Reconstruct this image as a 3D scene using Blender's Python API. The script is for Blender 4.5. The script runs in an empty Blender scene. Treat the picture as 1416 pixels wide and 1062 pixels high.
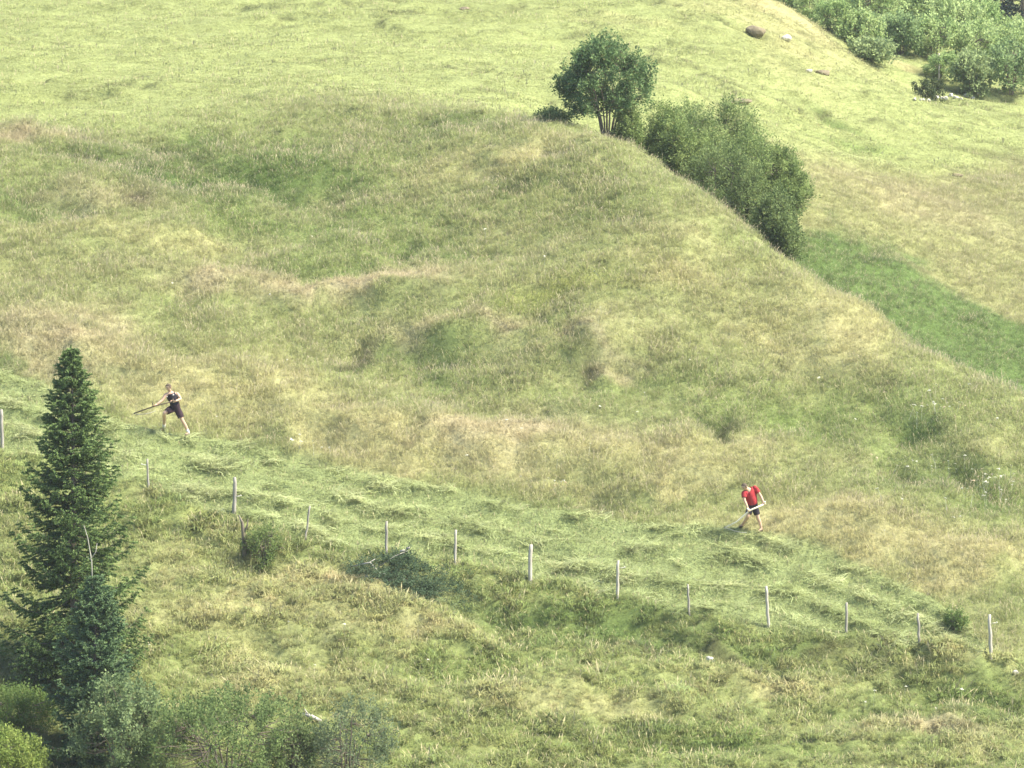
import bpy, bmesh, math, random
import numpy as np
from mathutils import Vector, Matrix

# ------------------------------------------------------------------ camera, sky, sun, exposure
sc = bpy.context.scene
COL = sc.collection
PITCH = 0.1396          # camera looks 8 degrees down from the opposite slope
F = 5850.0              # focal length in photo pixels (photo 1416 wide)
cam_d = bpy.data.cameras.new('camera')
cam_d.sensor_width = 36.0
cam_d.lens = 36.0 * F / 1416.0
cam_d.clip_start = 1.0
cam_d.clip_end = 5000.0
cam = bpy.data.objects.new('camera', cam_d)
COL.objects.link(cam)
cam.location = (0, 0, 0)
cam.rotation_euler = (math.pi / 2 - PITCH, 0, 0)
sc.camera = cam

SUN_EL, SUN_AZ = math.radians(52), math.radians(102)      # azimuth from +Y towards +X
world = bpy.data.worlds.new('World')
sc.world = world
world.use_nodes = True
wn = world.node_tree
bg = wn.nodes['Background']
sky = wn.nodes.new('ShaderNodeTexSky')
sky.sky_type = 'NISHITA'
sky.sun_disc = False
sky.sun_elevation = SUN_EL
sky.sun_rotation = SUN_AZ
sky.altitude = 1500
sky.dust_density = 4.0
sky.ozone_density = 0.5
wn.links.new(sky.outputs[0], bg.inputs[0])
bg.inputs[1].default_value = 0.115
sun_d = bpy.data.lights.new('sun', 'SUN')
sun_d.energy = 3.5
sun_d.angle = math.radians(14.0)
sun_d.color = (1.0, 0.93, 0.77)
sun = bpy.data.objects.new('sun', sun_d)
COL.objects.link(sun)
sdir = Vector((math.sin(SUN_AZ) * math.cos(SUN_EL), math.cos(SUN_AZ) * math.cos(SUN_EL), math.sin(SUN_EL)))
sun.rotation_euler = sdir.to_track_quat('Z', 'Y').to_euler()
sun.location = (40, 100, 60)
sc.view_settings.view_transform = 'Standard'
sc.view_settings.look = 'None'
sc.view_settings.gamma = 1
sc.view_settings.use_curve_mapping = False
sc.view_settings.exposure = 1.70
sc.cycles.max_bounces = 6
sc.cycles.diffuse_bounces = 3
sc.cycles.transmission_bounces = 3
sc.cycles.glossy_bounces = 2
sc.cycles.volume_bounces = 0
sc.cycles.use_denoising = True

HAZE = 0.0002

# ------------------------------------------------------------------ small helpers
RNG = np.random.default_rng(7)
cp, sp = math.cos(PITCH), math.sin(PITCH)


def ray(u, v):
    a, b = (u - 708.0) / F, (531.0 - v) / F
    return np.array([a, cp + sp * b, -sp + cp * b])


def at_depth(u, v, d):
    r = ray(u, v)
    return r * (d / r[1])


def project(x, y, z):
    zc = y * cp - z * sp
    return 708 + F * x / zc, 531 - F * (y * sp + z * cp) / zc


def hsh(i, j, s):
    h = (i * 374761393 + j * 668265263 + s * 1442695041) & 0xFFFFFFFF
    h = ((h ^ (h >> 13)) * 1274126177) & 0xFFFFFFFF
    return ((h ^ (h >> 16)) & 0xFFFFFF) / float(0xFFFFFF)


def vnoise(x, y, s=0):
    x = np.asarray(x, float); y = np.asarray(y, float)
    i = np.floor(x).astype(np.int64); j = np.floor(y).astype(np.int64)
    fx, fy = x - i, y - j
    fx = fx * fx * fx * (fx * (fx * 6 - 15) + 10); fy = fy * fy * fy * (fy * (fy * 6 - 15) + 10)
    a, b = hsh(i, j, s), hsh(i + 1, j, s)
    c, d = hsh(i, j + 1, s), hsh(i + 1, j + 1, s)
    return ((a + (b - a) * fx) * (1 - fy) + (c + (d - c) * fx) * fy) * 2 - 1


def fbm(x, y, s=0, o=4):
    t, a, n = 0, 1.0, 0
    c_, s_ = math.cos(.6), math.sin(.6)
    for k in range(o):
        t = t + a * vnoise(x, y, s + k * 17); n += a
        x, y = (x * c_ - y * s_) * 2.03 + 5.1, (x * s_ + y * c_) * 2.03 + 1.7
        a *= .5
    return t / n * 1.5


def sstep(a, b, x):
    t = np.clip((x - a) / (b - a), 0, 1)
    return t * t * (3 - 2 * t)


# ------------------------------------------------------------------ terrain: thin plate surface through surveyed points
CP = [(-300, 1200, 106), (708, 1200, 108), (1700, 1200, 107), (-200, 1062, 113), (400, 1062, 114.5), (900, 1062, 115), (1600, 1062, 114.5),
      (-100, 900, 120), (100, 900, 120.5), (400, 900, 121), (800, 930, 120.3), (1200, 960, 119.8), (1500, 985, 119.3),
      (-150, 590, 133), (0, 612, 131.5), (205, 672, 130), (324, 708, 128.5), (534, 768, 127), (734, 803, 126.2), (854, 825, 125.2), (953, 848, 124.3),
      (1062, 865, 123.7), (1170, 874, 123.6), (1271, 890, 123), (1369, 908, 122.3), (1550, 945, 121.5),
      (260, 600, 133), (700, 690, 130.4), (1050, 738, 128.5), (0, 510, 135.2),
      (708, 450, 138.3), (708, 300, 144.5), (708, 220, 148.3), (0, 450, 137.7), (0, 300, 144.1), (0, 240, 147.2), (300, 450, 138.9), (300, 300, 145.3), (300, 220, 149.5),
      (-250, 450, 138), (-250, 260, 146), (500, 560, 135.2),
      (1050, 550, 135), (1050, 430, 139.4), (1200, 650, 131.1), (1200, 550, 134.7), (1416, 800, 125.9), (1416, 650, 131.4), (1600, 800, 126.5),
      (0, 190, 151.5), (-250, 195, 151), (300, 162, 153.5), (600, 150, 153.5), (700, 158, 152.3), (800, 180, 150.6), (870, 205, 148.8), (960, 262, 146.3), (1050, 325, 143.6),
      (1130, 385, 141.8), (1200, 430, 140.0), (1300, 490, 137.8), (1416, 545, 135.8), (1600, 640, 133),
      (0, 100, 166), (0, 0, 190), (300, 100, 166), (300, 0, 188), (600, 100, 165), (600, 0, 186), (800, 110, 166), (800, 0, 185), (-250, 100, 166), (-250, 0, 190),
      (1416, 530, 150), (1416, 400, 158), (1416, 300, 166), (1200, 400, 152), (1200, 300, 160), (1200, 225, 169), (1600, 500, 152), (1600, 330, 166),
      (1150, 190, 172), (1300, 182, 178), (1416, 207, 178), (1350, 152, 190), (1416, 142, 194), (1250, 137, 190), (1600, 220, 180), (1600, 140, 196),
      (1050, 200, 163), (950, 130, 163), (1100, 100, 178), (1000, 60, 180), (1100, 20, 190), (1250, 60, 205), (1416, 60, 212), (1300, 0, 222), (1416, 0, 225), (1600, 50, 215),
      (-500, -200, 240), (708, -300, 255), (1200, -200, 250), (2000, -200, 265)]
pts = [at_depth(*c) for c in CP]
for u, v, d, dd, drop in [(870, 205, 148.8, 5, .9), (960, 262, 146.3, 5, 1.7), (1050, 325, 143.6, 5, 2.1), (1130, 385, 141.8, 4.5, 1.9), (1200, 430, 140, 4.5, 1.7),
                          (1300, 490, 137.8, 5, 1.6), (1416, 545, 135.8, 5, 1.5), (1600, 640, 133, 6, 1.6), (800, 180, 150.6, 5, .5)]:
    q = at_depth(u, v, d + dd); q[2] -= drop; pts.append(q)
pts += [np.array(p, float) for p in [(-300, 150, 6), (300, 150, -45), (-300, 0, -14), (300, 0, -14), (0, 0, -4), (0, 50, -23), (-120, 60, -26), (120, 60, -30), (0, 420, 55),
                                     (-300, 420, 60), (300, 420, 50), (-90, 140, -10), (90, 120, -34), (0, -60, 8)]]
pts = np.array(pts)
n = len(pts)
SCL = 100.0


def U(r2):
    return np.where(r2 > 1e-12, r2 * np.log(np.maximum(r2, 1e-12)), 0)


P2 = pts[:, :2] / SCL
K = U(((P2[:, None] - P2[None]) ** 2).sum(-1)) + np.eye(n) * 2e-5
A = np.zeros((n + 3, n + 3)); A[:n, :n] = K
A[:n, n] = 1; A[:n, n + 1:] = P2; A[n, :n] = 1; A[n + 1:, :n] = P2.T
W = np.linalg.solve(A, np.concatenate([pts[:, 2], np.zeros(3)]))


def tps(x, y):
    x = x / SCL; y = y / SCL
    z = W[n] + W[n + 1] * x + W[n + 2] * y
    for k in range(n):
        z = z + W[k] * U((x - P2[k, 0]) ** 2 + (y - P2[k, 1]) ** 2)
    return z


def axis(lo, hi, st, out, grow=1.22):
    core = np.arange(lo, hi + st / 2, st)
    a, b = [], []
    s, p = st, lo
    while p > out[0]:
        s *= grow; p -= s; a.append(p)
    s, p = st, core[-1]
    while p < out[1]:
        s *= grow; p += s; b.append(p)
    return np.array(a[::-1] + list(core) + b)


GX = axis(-31, 31, .16, (-400, 400))
GY = axis(105, 232, .18, (-80, 480))
XX, YY = np.meshgrid(GX, GY)
ZB = tps(XX, YY)


def bil(Zg, x, y):
    x = np.asarray(x, float); y = np.asarray(y, float)
    i = np.clip(np.searchsorted(GX, x) - 1, 0, len(GX) - 2); j = np.clip(np.searchsorted(GY, y) - 1, 0, len(GY) - 2)
    fx = (x - GX[i]) / (GX[i + 1] - GX[i]); fy = (y - GY[j]) / (GY[j + 1] - GY[j])
    return (Zg[j, i] * (1 - fx) + Zg[j, i + 1] * fx) * (1 - fy) + (Zg[j + 1, i] * (1 - fx) + Zg[j + 1, i + 1] * fx) * fy


def cast(u, v, Zg, d0=100, d1=300):
    r = ray(u, v)
    d = np.arange(d0, d1, .05)
    p = r[None] * (d / r[1])[:, None]
    below = p[:, 2] <= bil(Zg, p[:, 0], p[:, 1])
    k = int(np.argmax(below)) if below.any() else len(d) - 1
    return p[k]


def line(pl, Zg=None):
    q = np.array([cast(u, v, ZB if Zg is None else Zg) for u, v in pl])
    o = np.argsort(q[:, 0])
    return q[o, 0], q[o, 1]


FENCE_PX = [(-150, 582), (3, 618), (205, 676), (324, 708), (423, 746), (534, 768), (629, 782), (734, 804), (854, 826), (953, 849), (1062, 866), (1170, 874), (1271, 890), (1369, 909), (1550, 945)]
MOW_PX = [(-150, 495), (0, 510), (60, 522), (150, 575), (265, 600), (330, 605), (430, 635), (560, 660), (700, 690), (760, 706), (850, 722), (950, 730), (1010, 733), (1060, 742), (1150, 766), (1290, 828), (1340, 868), (1385, 911)]
fx_, fy_ = line(FENCE_PX)
mx_, my_ = line(MOW_PX)
CREST = [at_depth(u, v, d) for u, v, d in [(-250, 195, 151), (0, 190, 151.5), (300, 162, 153.5), (600, 150, 153.5), (700, 158, 152.3), (800, 180, 150.6), (870, 205, 148.8), (960, 262, 146.3), (1050, 325, 143.6),
                                          (1130, 385, 141.8), (1200, 430, 140.0), (1300, 490, 137.8), (1416, 545, 135.8), (1600, 640, 133)]]
cx_, cy_ = np.array([c[0] for c in CREST]), np.array([c[1] for c in CREST])
gx_, gy_ = line([(1090, 315), (1150, 308), (1250, 355), (1350, 405), (1416, 435), (1600, 500)])
tx_, ty_ = line([(1110, 212), (1200, 235), (1300, 245), (1416, 228), (1600, 230)])
lx_, ly_ = line([(1110, 170), (1200, 178), (1300, 178), (1416, 202), (1600, 215)])


def YF(x): return np.interp(x, fx_, fy_)
def YM(x): return np.interp(x, mx_, my_)
def YC(x): return np.interp(x, cx_, cy_)


def zones(x, y):
    w1 = fbm(x / 1.3, y / 1.3, 3, 3)
    w2 = fbm(x / 5, y / 5, 9, 3)
    yf, ym, yc = YF(x), YM(x), YC(x)
    ym = np.maximum(ym, yf)
    up_f = sstep(-.35, .25, y - yf + .25 * w1)
    up_m = sstep(-.06, .06, y - ym + .12 * w1)
    soft = .5 + 3.0 * sstep(3, -3, x)
    up_c = sstep(-soft, soft, y - yc + .5 * w1 + 2.0 * sstep(3, -3, x) * w2)
    past = 1 - up_f
    mown = up_f * (1 - up_m)
    mead = np.minimum(up_f, up_m) * (1 - up_c)
    back = up_c
    right = sstep(6.5, 9.5, x)
    yg, yt = np.interp(x, gx_, gy_), np.interp(x, tx_, ty_)
    g = right * (1 - sstep(-1.2, 1.5, y - yg + 1.8 * w2 + 1.1 * w1))
    t = right * (1 - g) * (1 - sstep(-2.0, 2.5, y - yt + 1.5 * w2))
    gully = back * g
    tan = back * t
    upper = back * (1 - g - t)
    return dict(past=past, mown=mown, mead=mead, gully=gully, tan=tan, upper=upper, w1=w1, w2=w2)


ZO = zones(XX, YY)
S_ = YM(XX) - YY                        # distance below the mowing edge
SW = np.sin((S_ + .35 * fbm(XX / 2.2, YY / 2.2, 31, 3)) * 2 * math.pi / 1.35)
Z = ZB.copy()
Z += .16 * fbm(XX / 7, YY / 7, 41, 3) * (1 - .5 * ZO['upper'])
Z += ZO['mead'] * (.22 * fbm(XX / 3.2, YY / 2.2, 43, 3) + .05 * fbm(XX / .8, YY / .6, 44, 3))
Z += ZO['past'] * (.15 * fbm(XX / 1.5, YY / 1.0, 45, 3) + .12 * (1 - 2 * np.abs(fbm(XX / .75, YY / .55, 46, 2))))
Z -= ZO['past'] * .45 * sstep(.2, 2.0, YF(XX) - YY)
Z += ZO['mown'] * (.10 * np.maximum(SW, -.4) + .05 * fbm(XX / .7, YY / .5, 47, 3))
Z += ZO['upper'] * (.15 * fbm(XX / 3.2, YY / 1.1, 48, 3) + .10 * fbm(XX / 1.5, YY / .6, 49, 3) + .12 * fbm(XX / 11, YY / 4, 50, 3))
TE = fbm(XX / 4.2 + YY / 14, YY / 1.15, 60, 3)
TM = sstep(-.15, .35, fbm(XX / 9, YY / 5, 61, 3)) * ZO['upper']
Z += TM * .22 * sstep(-.07, .07, TE)
TM3 = sstep(-.1, .4, fbm(XX / 5, YY / 3, 67, 3)) * ZO['past']
Z += TM3 * .16 * sstep(-.09, .09, fbm(XX / 2.0 + YY / 6, YY / .8, 66, 3))
TM2 = sstep(-.05, .4, fbm(XX / 6, YY / 4, 64, 3)) * ZO['mead']
Z += TM2 * .13 * sstep(-.10, .10, fbm(XX / 2.2 + YY / 9, YY / .95, 65, 3))
Z += (ZO['gully'] + ZO['tan']) * (.12 * fbm(XX / 2.4, YY / 1.6, 51, 3) + .06 * fbm(XX / .8, YY / .6, 52, 2))


def ZT(x, y): return bil(Z, x, y)


# colour patches of different growth, each a place on the hillside
GREEN, DGREEN, TAN, PINK, BROWN, OLIVE = (.155, .225, .06), (.105, .16, .045), (.40, .38, .18), (.45, .39, .235), (.085, .07, .042), (.24, .27, .10)
PATCH = [  # u, v, ru, rv, colour, strength
    (330, 215, 190, 38, GREEN, .85), (230, 240, 70, 30, DGREEN, .5), (60, 275, 60, 25, DGREEN, .5), (420, 300, 150, 40, GREEN, .7), (430, 370, 90, 18, GREEN, .6), (580, 330, 50, 12, DGREEN, .6), (570, 485, 60, 26, DGREEN, .6),
    (640, 510, 80, 20, GREEN, .6), (250, 405, 45, 18, GREEN, .7), (650, 172, 60, 14, DGREEN, .7), (800, 395, 100, 26, (.24, .27, .075), .8), (760, 440, 40, 10, DGREEN, .6), (1130, 555, 130, 50, GREEN, .7), (1250, 590, 60, 22, DGREEN, .5),
    (1300, 650, 90, 30, DGREEN, .6), (1240, 655, 30, 8, DGREEN, .7), (1390, 690, 50, 30, GREEN, .7), (380, 615, 80, 10, DGREEN, .7), (800, 705, 70, 10, DGREEN, .6), (900, 290, 150, 40, OLIVE, .7), (880, 530, 100, 28, GREEN, .5), (1060, 480, 60, 20, GREEN, .3),
    (700, 300, 120, 30, OLIVE, .5), (260, 480, 90, 20, OLIVE, .5), (800, 580, 110, 26, GREEN, .35), (1100, 690, 60, 14, OLIVE, .5), (20, 350, 60, 14, OLIVE, .6), (760, 215, 20, 5, DGREEN, .8),
    (235, 205, 60, 12, DGREEN, .7), (340, 240, 80, 16, DGREEN, .7), (430, 258, 70, 18, DGREEN, .6), (40, 250, 40, 18, DGREEN, .7), (120, 212, 50, 9, DGREEN, .6), (250, 190, 130, 7, DGREEN, .6), (90, 290, 40, 10, DGREEN, .6), (330, 335, 70, 14, DGREEN, .5), (420, 380, 60, 8, DGREEN, .6),
    (490, 488, 24, 7, DGREEN, .9), (590, 470, 26, 8, DGREEN, .9), (610, 500, 40, 8, DGREEN, .8), (770, 475, 26, 5, BROWN, .8), (800, 525, 24, 7, BROWN, .8), (985, 577, 18, 5, DGREEN, 1), (1003, 605, 20, 5, DGREEN, 1), (1225, 640, 22, 6, DGREEN, 1), (1330, 640, 26, 6, DGREEN, .9), (1260, 585, 26, 7, DGREEN, .9), (570, 335, 30, 6, DGREEN, .9), (640, 355, 30, 6, DGREEN, .7), (1100, 510, 30, 6, DGREEN, .7), (960, 460, 40, 6, OLIVE, .8), (710, 272, 30, 5, DGREEN, .6), (850, 300, 40, 6, GREEN, .8),
    (1150, 157, 40, 2.0, DGREEN, .8), (1040, 140, 34, 2.5, DGREEN, .7), (1110, 97, 26, 2.5, DGREEN, .6), (1060, 60, 40, 3, OLIVE, .8), (1340, 208, 60, 4, OLIVE, .8), (1400, 160, 26, 3, OLIVE, .8), (1190, 205, 60, 5, GREEN, .5),
    (60, 470, 130, 40, PINK, .8), (480, 410, 160, 17, PINK, 1), (300, 385, 90, 12, PINK, .7), (640, 452, 120, 11, PINK, .8), (810, 455, 90, 10, TAN, .7), (700, 610, 150, 28, PINK, .9), (430, 590, 90, 18, TAN, .8), (900, 690, 120, 16, TAN, .9), (1130, 720, 90, 18, TAN, .9), (1240, 780, 70, 18, TAN, .9), (130, 540, 60, 22, PINK, .6), (560, 630, 90, 16, TAN, .8), (600, 640, 90, 15, TAN, .7), (820, 490, 70, 18, PINK, .5), (1150, 450, 110, 40, TAN, .8), (980, 420, 130, 36, TAN, .6), (700, 225, 110, 26, TAN, .7),
    (330, 540, 160, 36, TAN, .8), (1180, 740, 140, 30, TAN, .9), (1340, 790, 90, 30, TAN, .9), (900, 650, 190, 34, TAN, .8), (200, 330, 130, 20, TAN, .7), (930, 350, 150, 22, TAN, .4), (40, 190, 50, 8, PINK, .8), (150, 265, 70, 20, PINK, .5), (1350, 600, 60, 30, TAN, .4), (500, 600, 120, 20, TAN, .7),
    (190, 268, 30, 10, BROWN, .7), (490, 485, 30, 9, BROWN, .6), (795, 515, 45, 18, BROWN, .45), (800, 480, 60, 8, PINK, .6), (995, 590, 26, 12, BROWN, .6), (1215, 507, 22, 6, BROWN, .6), (840, 520, 30, 12, PINK, .6),
    # rough pasture below the fence
    (300, 730, 110, 26, OLIVE, .6), (150, 650, 60, 20, OLIVE, .5), (700, 840, 170, 20, DGREEN, .75), (860, 840, 90, 14, DGREEN, .7), (1010, 890, 150, 12, BROWN, .75), (920, 882, 80, 9, BROWN, .8), (1180, 893, 60, 10, BROWN, .75), (860, 872, 60, 8, BROWN, .6), (430, 745, 60, 14, DGREEN, .4),
    (480, 830, 130, 28, TAN, .9), (330, 860, 110, 40, TAN, .85), (560, 890, 130, 24, TAN, .8), (780, 960, 160, 24, TAN, .6), (1080, 960, 90, 14, TAN, .8), (650, 940, 80, 16, GREEN, .5), (700, 880, 80, 12, GREEN, .6), (600, 830, 60, 16, DGREEN, .5),
    (1330, 955, 100, 12, DGREEN, .8), (1300, 1010, 110, 16, PINK, .6), (1240, 960, 50, 10, GREEN, .6), (870, 1000, 140, 14, DGREEN, .5), (1000, 1030, 150, 12, GREEN, .5), (750, 1020, 120, 18, (.24, .27, .085), .6), (1320, 915, 70, 10, TAN, .6), (400, 950, 90, 22, TAN, .8), (960, 866, 230, 10, DGREEN, .75), (1200, 905, 160, 12, OLIVE, .7), (1120, 925, 120, 7, DGREEN, .6), (760, 900, 90, 8, DGREEN, .5), (1180, 985, 110, 8, DGREEN, .6), (1380, 985, 60, 10, DGREEN, .6), (930, 1045, 120, 7, DGREEN, .5), (620, 985, 90, 8, OLIVE, .5), (1250, 400, 60, 12, DGREEN, .6), (1150, 350, 50, 14, DGREEN, .6), (1340, 445, 60, 10, DGREEN, .6), (1390, 300, 60, 20, OLIVE, .5), (1210, 270, 60, 14, TAN, .5),
    (20, 700, 40, 40, OLIVE, .5), (30, 515, 50, 10, DGREEN, .9), (940, 950, 60, 8, BROWN, .4), (250, 790, 60, 30, TAN, .5),
    # behind the spur
    (1080, 15, 70, 12, TAN, .8), (1150, 62, 60, 10, TAN, .7), (1240, 88, 40, 6, TAN, .9), (1300, 280, 110, 24, PINK, .4), (1390, 215, 50, 8, BROWN, .5), (880, 30, 70, 7, TAN, .35), (500, 38, 60, 7, OLIVE, .6), (640, 18, 60, 6, OLIVE, .6), (330, 118, 120, 8, OLIVE, .5), (60, 118, 70, 7, OLIVE, .5), (1000, 20, 60, 8, TAN, .5),
]
PW = []
for u, v, ru, rv, c, s in PATCH:
    p = cast(u, v, Z); p0 = cast(u, min(v + rv, 1180), Z); p1 = cast(u, v - rv, Z)
    rx = ru * p[1] / F
    ryy = min(max(.5 * abs(p1[1] - p0[1]), .25), 9)
    PW.append((p[0], p[1], rx, ryy, c, s))
HU = np.zeros_like(Z)
wx_ = XX + .7 * fbm(XX / 1.9, YY / 1.9, 83, 3); wy_ = YY + .7 * fbm(XX / 1.9, YY / 1.9, 84, 3)
for px, py, rx, ryy, c, s_ in PW:
    h = .55 if c in (TAN, PINK) else (-.52 if c in (GREEN, DGREEN) else (-.22 if c is BROWN else 0))
    if h == 0 or py > 165: continue
    d = ((wx_ - px) / rx) ** 2 + ((wy_ - py) / max(ryy, .6)) ** 2
    HU += h * s_ * np.exp(-1.1 * d)
Z += np.clip(HU, -.85, .85) * (ZO['mead'] * sstep(-.2, 2.2, YY - YM(XX)) + .8 * ZO['past'] + .5 * ZO['tan'])
BRN = np.zeros_like(Z)
for px, py, rx, ryy, c, s_ in PW:
    if c is BROWN and py < 126: BRN = np.maximum(BRN, np.exp(-((wx_ - px) / rx) ** 2 - ((wy_ - py) / max(ryy, .5)) ** 2))
Z += BRN * (.34 * fbm(XX / .7, YY / .5, 62, 3) + .10 * (1 - 2 * np.abs(fbm(XX / .5, YY / .4, 63, 2))))

BASE = dict(past=(.24, .285, .10), mown=(.275, .325, .135), mead=(.268, .305, .118), gully=(.125, .185, .058), tan=(.275, .285, .12), upper=(.315, .355, .14))


def albedo(x, y, zo=None):
    zo = zones(x, y) if zo is None else zo
    c = sum(zo[k][..., None] * np.array(BASE[k]) for k in BASE)
    q = fbm(x / 1.6, y / 1.2, 71, 4)
    wx = x + .9 * fbm(x / 1.9, y / 1.9, 81, 3); wy = y + .9 * fbm(x / 1.9, y / 1.9, 82, 3)
    for px, py, rx, ry, col, s in PW:
        d = ((wx - px) / rx) ** 2 + ((wy - py) / ry) ** 2
        m = d < 5
        if not m.any():
            continue
        w = 1.2 * s * np.exp(-.9 * d[m]) * np.clip(.97 + .45 * q[m], 0, 1.15)
        w = np.clip(w, 0, 1)[..., None] * (1 - .85 * zo['mown'][m])[..., None]
        c[m] = c[m] * (1 - w) + np.array(col) * w
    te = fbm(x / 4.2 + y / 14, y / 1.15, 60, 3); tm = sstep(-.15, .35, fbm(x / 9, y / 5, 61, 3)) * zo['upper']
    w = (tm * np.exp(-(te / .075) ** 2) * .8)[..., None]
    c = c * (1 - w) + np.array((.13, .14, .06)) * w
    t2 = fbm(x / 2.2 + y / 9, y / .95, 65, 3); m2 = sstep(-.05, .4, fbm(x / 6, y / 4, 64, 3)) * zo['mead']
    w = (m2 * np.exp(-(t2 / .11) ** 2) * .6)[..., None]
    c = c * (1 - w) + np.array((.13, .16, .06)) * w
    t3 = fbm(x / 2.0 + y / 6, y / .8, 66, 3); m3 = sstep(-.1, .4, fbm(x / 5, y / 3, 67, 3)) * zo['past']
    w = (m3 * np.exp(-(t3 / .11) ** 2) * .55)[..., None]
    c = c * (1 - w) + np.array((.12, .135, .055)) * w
    mot = np.clip(fbm(x / 3.0, y / 1.4, 77, 4) * .45, 0, .28)[..., None] * (zo['mead'] + zo['past'])[..., None]
    c = c * (1 - mot) + np.array((.205, .255, .09)) * mot
    # yellower, paler growth on the sunny bench; streaks of drier blades
    f = fbm(x / .55, y / .45, 73, 3)
    c = c * (1 + .05 * f + .06 * q)[..., None]
    dry = np.clip(fbm(x / 2.7, y / 1.1, 75, 4) - .1, 0, 1) * (zo['mead'] + zo['past'] + zo['tan'])
    c = c + (np.array((.42, .375, .21)) - c) * (.22 * dry)[..., None]
    return np.clip(c, .01, .8)


# ------------------------------------------------------------------ materials
def new_mat(name):
    m = bpy.data.materials.new(name); m.use_nodes = True
    nt = m.node_tree; nt.nodes.clear()
    return m, nt, nt.nodes.new('ShaderNodeOutputMaterial')


def leaf_mat(name, col=None, attr='tint', inst=False, var=.25, transl=.3, rough=.55, head=None, spec=.3, up=0):
    m, nt, out = new_mat(name)
    N, L = nt.nodes.new, nt.links.new
    if col is None:
        a = N('ShaderNodeAttribute'); a.attribute_name = attr
        if inst: a.attribute_type = 'INSTANCER'
        c = a.outputs['Color']
    else:
        a = N('ShaderNodeAttribute'); a.attribute_name = attr
        mx = N('ShaderNodeMix'); mx.data_type = 'RGBA'; mx.blend_type = 'MULTIPLY'; mx.inputs[0].default_value = 1
        mx.inputs[6].default_value = (*col, 1); L(a.outputs['Color'], mx.inputs[7]); c = mx.outputs[2]
    if head:
        h = N('ShaderNodeAttribute'); h.attribute_name = 'head'
        mh = N('ShaderNodeMix'); mh.data_type = 'RGBA'; L(h.outputs['Fac'], mh.inputs[0]); L(c, mh.inputs[6]); mh.inputs[7].default_value = (*head, 1)
        c = mh.outputs[2]
    if var:
        g = N('ShaderNodeNewGeometry'); n_ = N('ShaderNodeTexNoise'); n_.inputs['Scale'].default_value = 2.3; n_.inputs['Detail'].default_value = 4
        L(g.outputs['Position'], n_.inputs['Vector'])
        mp = N('ShaderNodeMapRange'); mp.inputs[1].default_value = .3; mp.inputs[2].default_value = .7; mp.inputs[3].default_value = 1 - var; mp.inputs[4].default_value = 1 + var
        L(n_.outputs[0], mp.inputs[0])
        mv = N('ShaderNodeVectorMath'); mv.operation = 'SCALE'; L(c, mv.inputs[0]); L(mp.outputs[0], mv.inputs['Scale']); c = mv.outputs[0]
    p = N('ShaderNodeBsdfPrincipled'); p.inputs['Roughness'].default_value = rough; p.inputs['Specular IOR Level'].default_value = spec
    L(c, p.inputs['Base Color'])
    t = N('ShaderNodeBsdfTranslucent'); L(c, t.inputs['Color'])
    if up:      # shading normal bent skyward to brighten blades, leaves and needles
        g2 = N('ShaderNodeNewGeometry')
        sc_ = N('ShaderNodeVectorMath'); sc_.operation = 'SCALE'; sc_.inputs['Scale'].default_value = 1 - up; L(g2.outputs['Normal'], sc_.inputs[0])
        ad = N('ShaderNodeVectorMath'); ad.operation = 'ADD'; ad.inputs[1].default_value = (0, -.12 * up, up); L(sc_.outputs[0], ad.inputs[0])
        nm = N('ShaderNodeVectorMath'); nm.operation = 'NORMALIZE'; L(ad.outputs[0], nm.inputs[0]); L(nm.outputs[0], p.inputs['Normal'])
    ms = N('ShaderNodeMixShader'); ms.inputs[0].default_value = transl
    L(p.outputs[0], ms.inputs[1]); L(t.outputs[0], ms.inputs[2]); L(ms.outputs[0], out.inputs[0])
    return m


def solid_mat(name, c1, c2, scale=6, rough=.85, bump=.3, stretch=(1, 1, 1), spec=.2):
    m, nt, out = new_mat(name)
    N, L = nt.nodes.new, nt.links.new
    tc = N('ShaderNodeTexCoord'); mp = N('ShaderNodeMapping'); mp.inputs['Scale'].default_value = stretch
    n_ = N('ShaderNodeTexNoise'); n_.inputs['Scale'].default_value = scale; n_.inputs['Detail'].default_value = 6; n_.inputs['Roughness'].default_value = .65
    L(tc.outputs['Object'], mp.inputs[0]); L(mp.outputs[0], n_.inputs['Vector'])
    r = N('ShaderNodeValToRGB'); r.color_ramp.elements[0].position = .32; r.color_ramp.elements[1].position = .68
    r.color_ramp.elements[0].color = (*c1, 1); r.color_ramp.elements[1].color = (*c2, 1)
    L(n_.outputs[0], r.inputs[0])
    p = N('ShaderNodeBsdfPrincipled'); p.inputs['Roughness'].default_value = rough; p.inputs['Specular IOR Level'].default_value = spec
    L(r.outputs[0], p.inputs['Base Color'])
    if bump:
        b = N('ShaderNodeBump'); b.inputs['Strength'].default_value = bump; b.inputs['Distance'].default_value = .02
        L(n_.outputs[0], b.inputs['Height']); L(b.outputs[0], p.inputs['Normal'])
    L(p.outputs[0], out.inputs[0])
    return m


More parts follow.
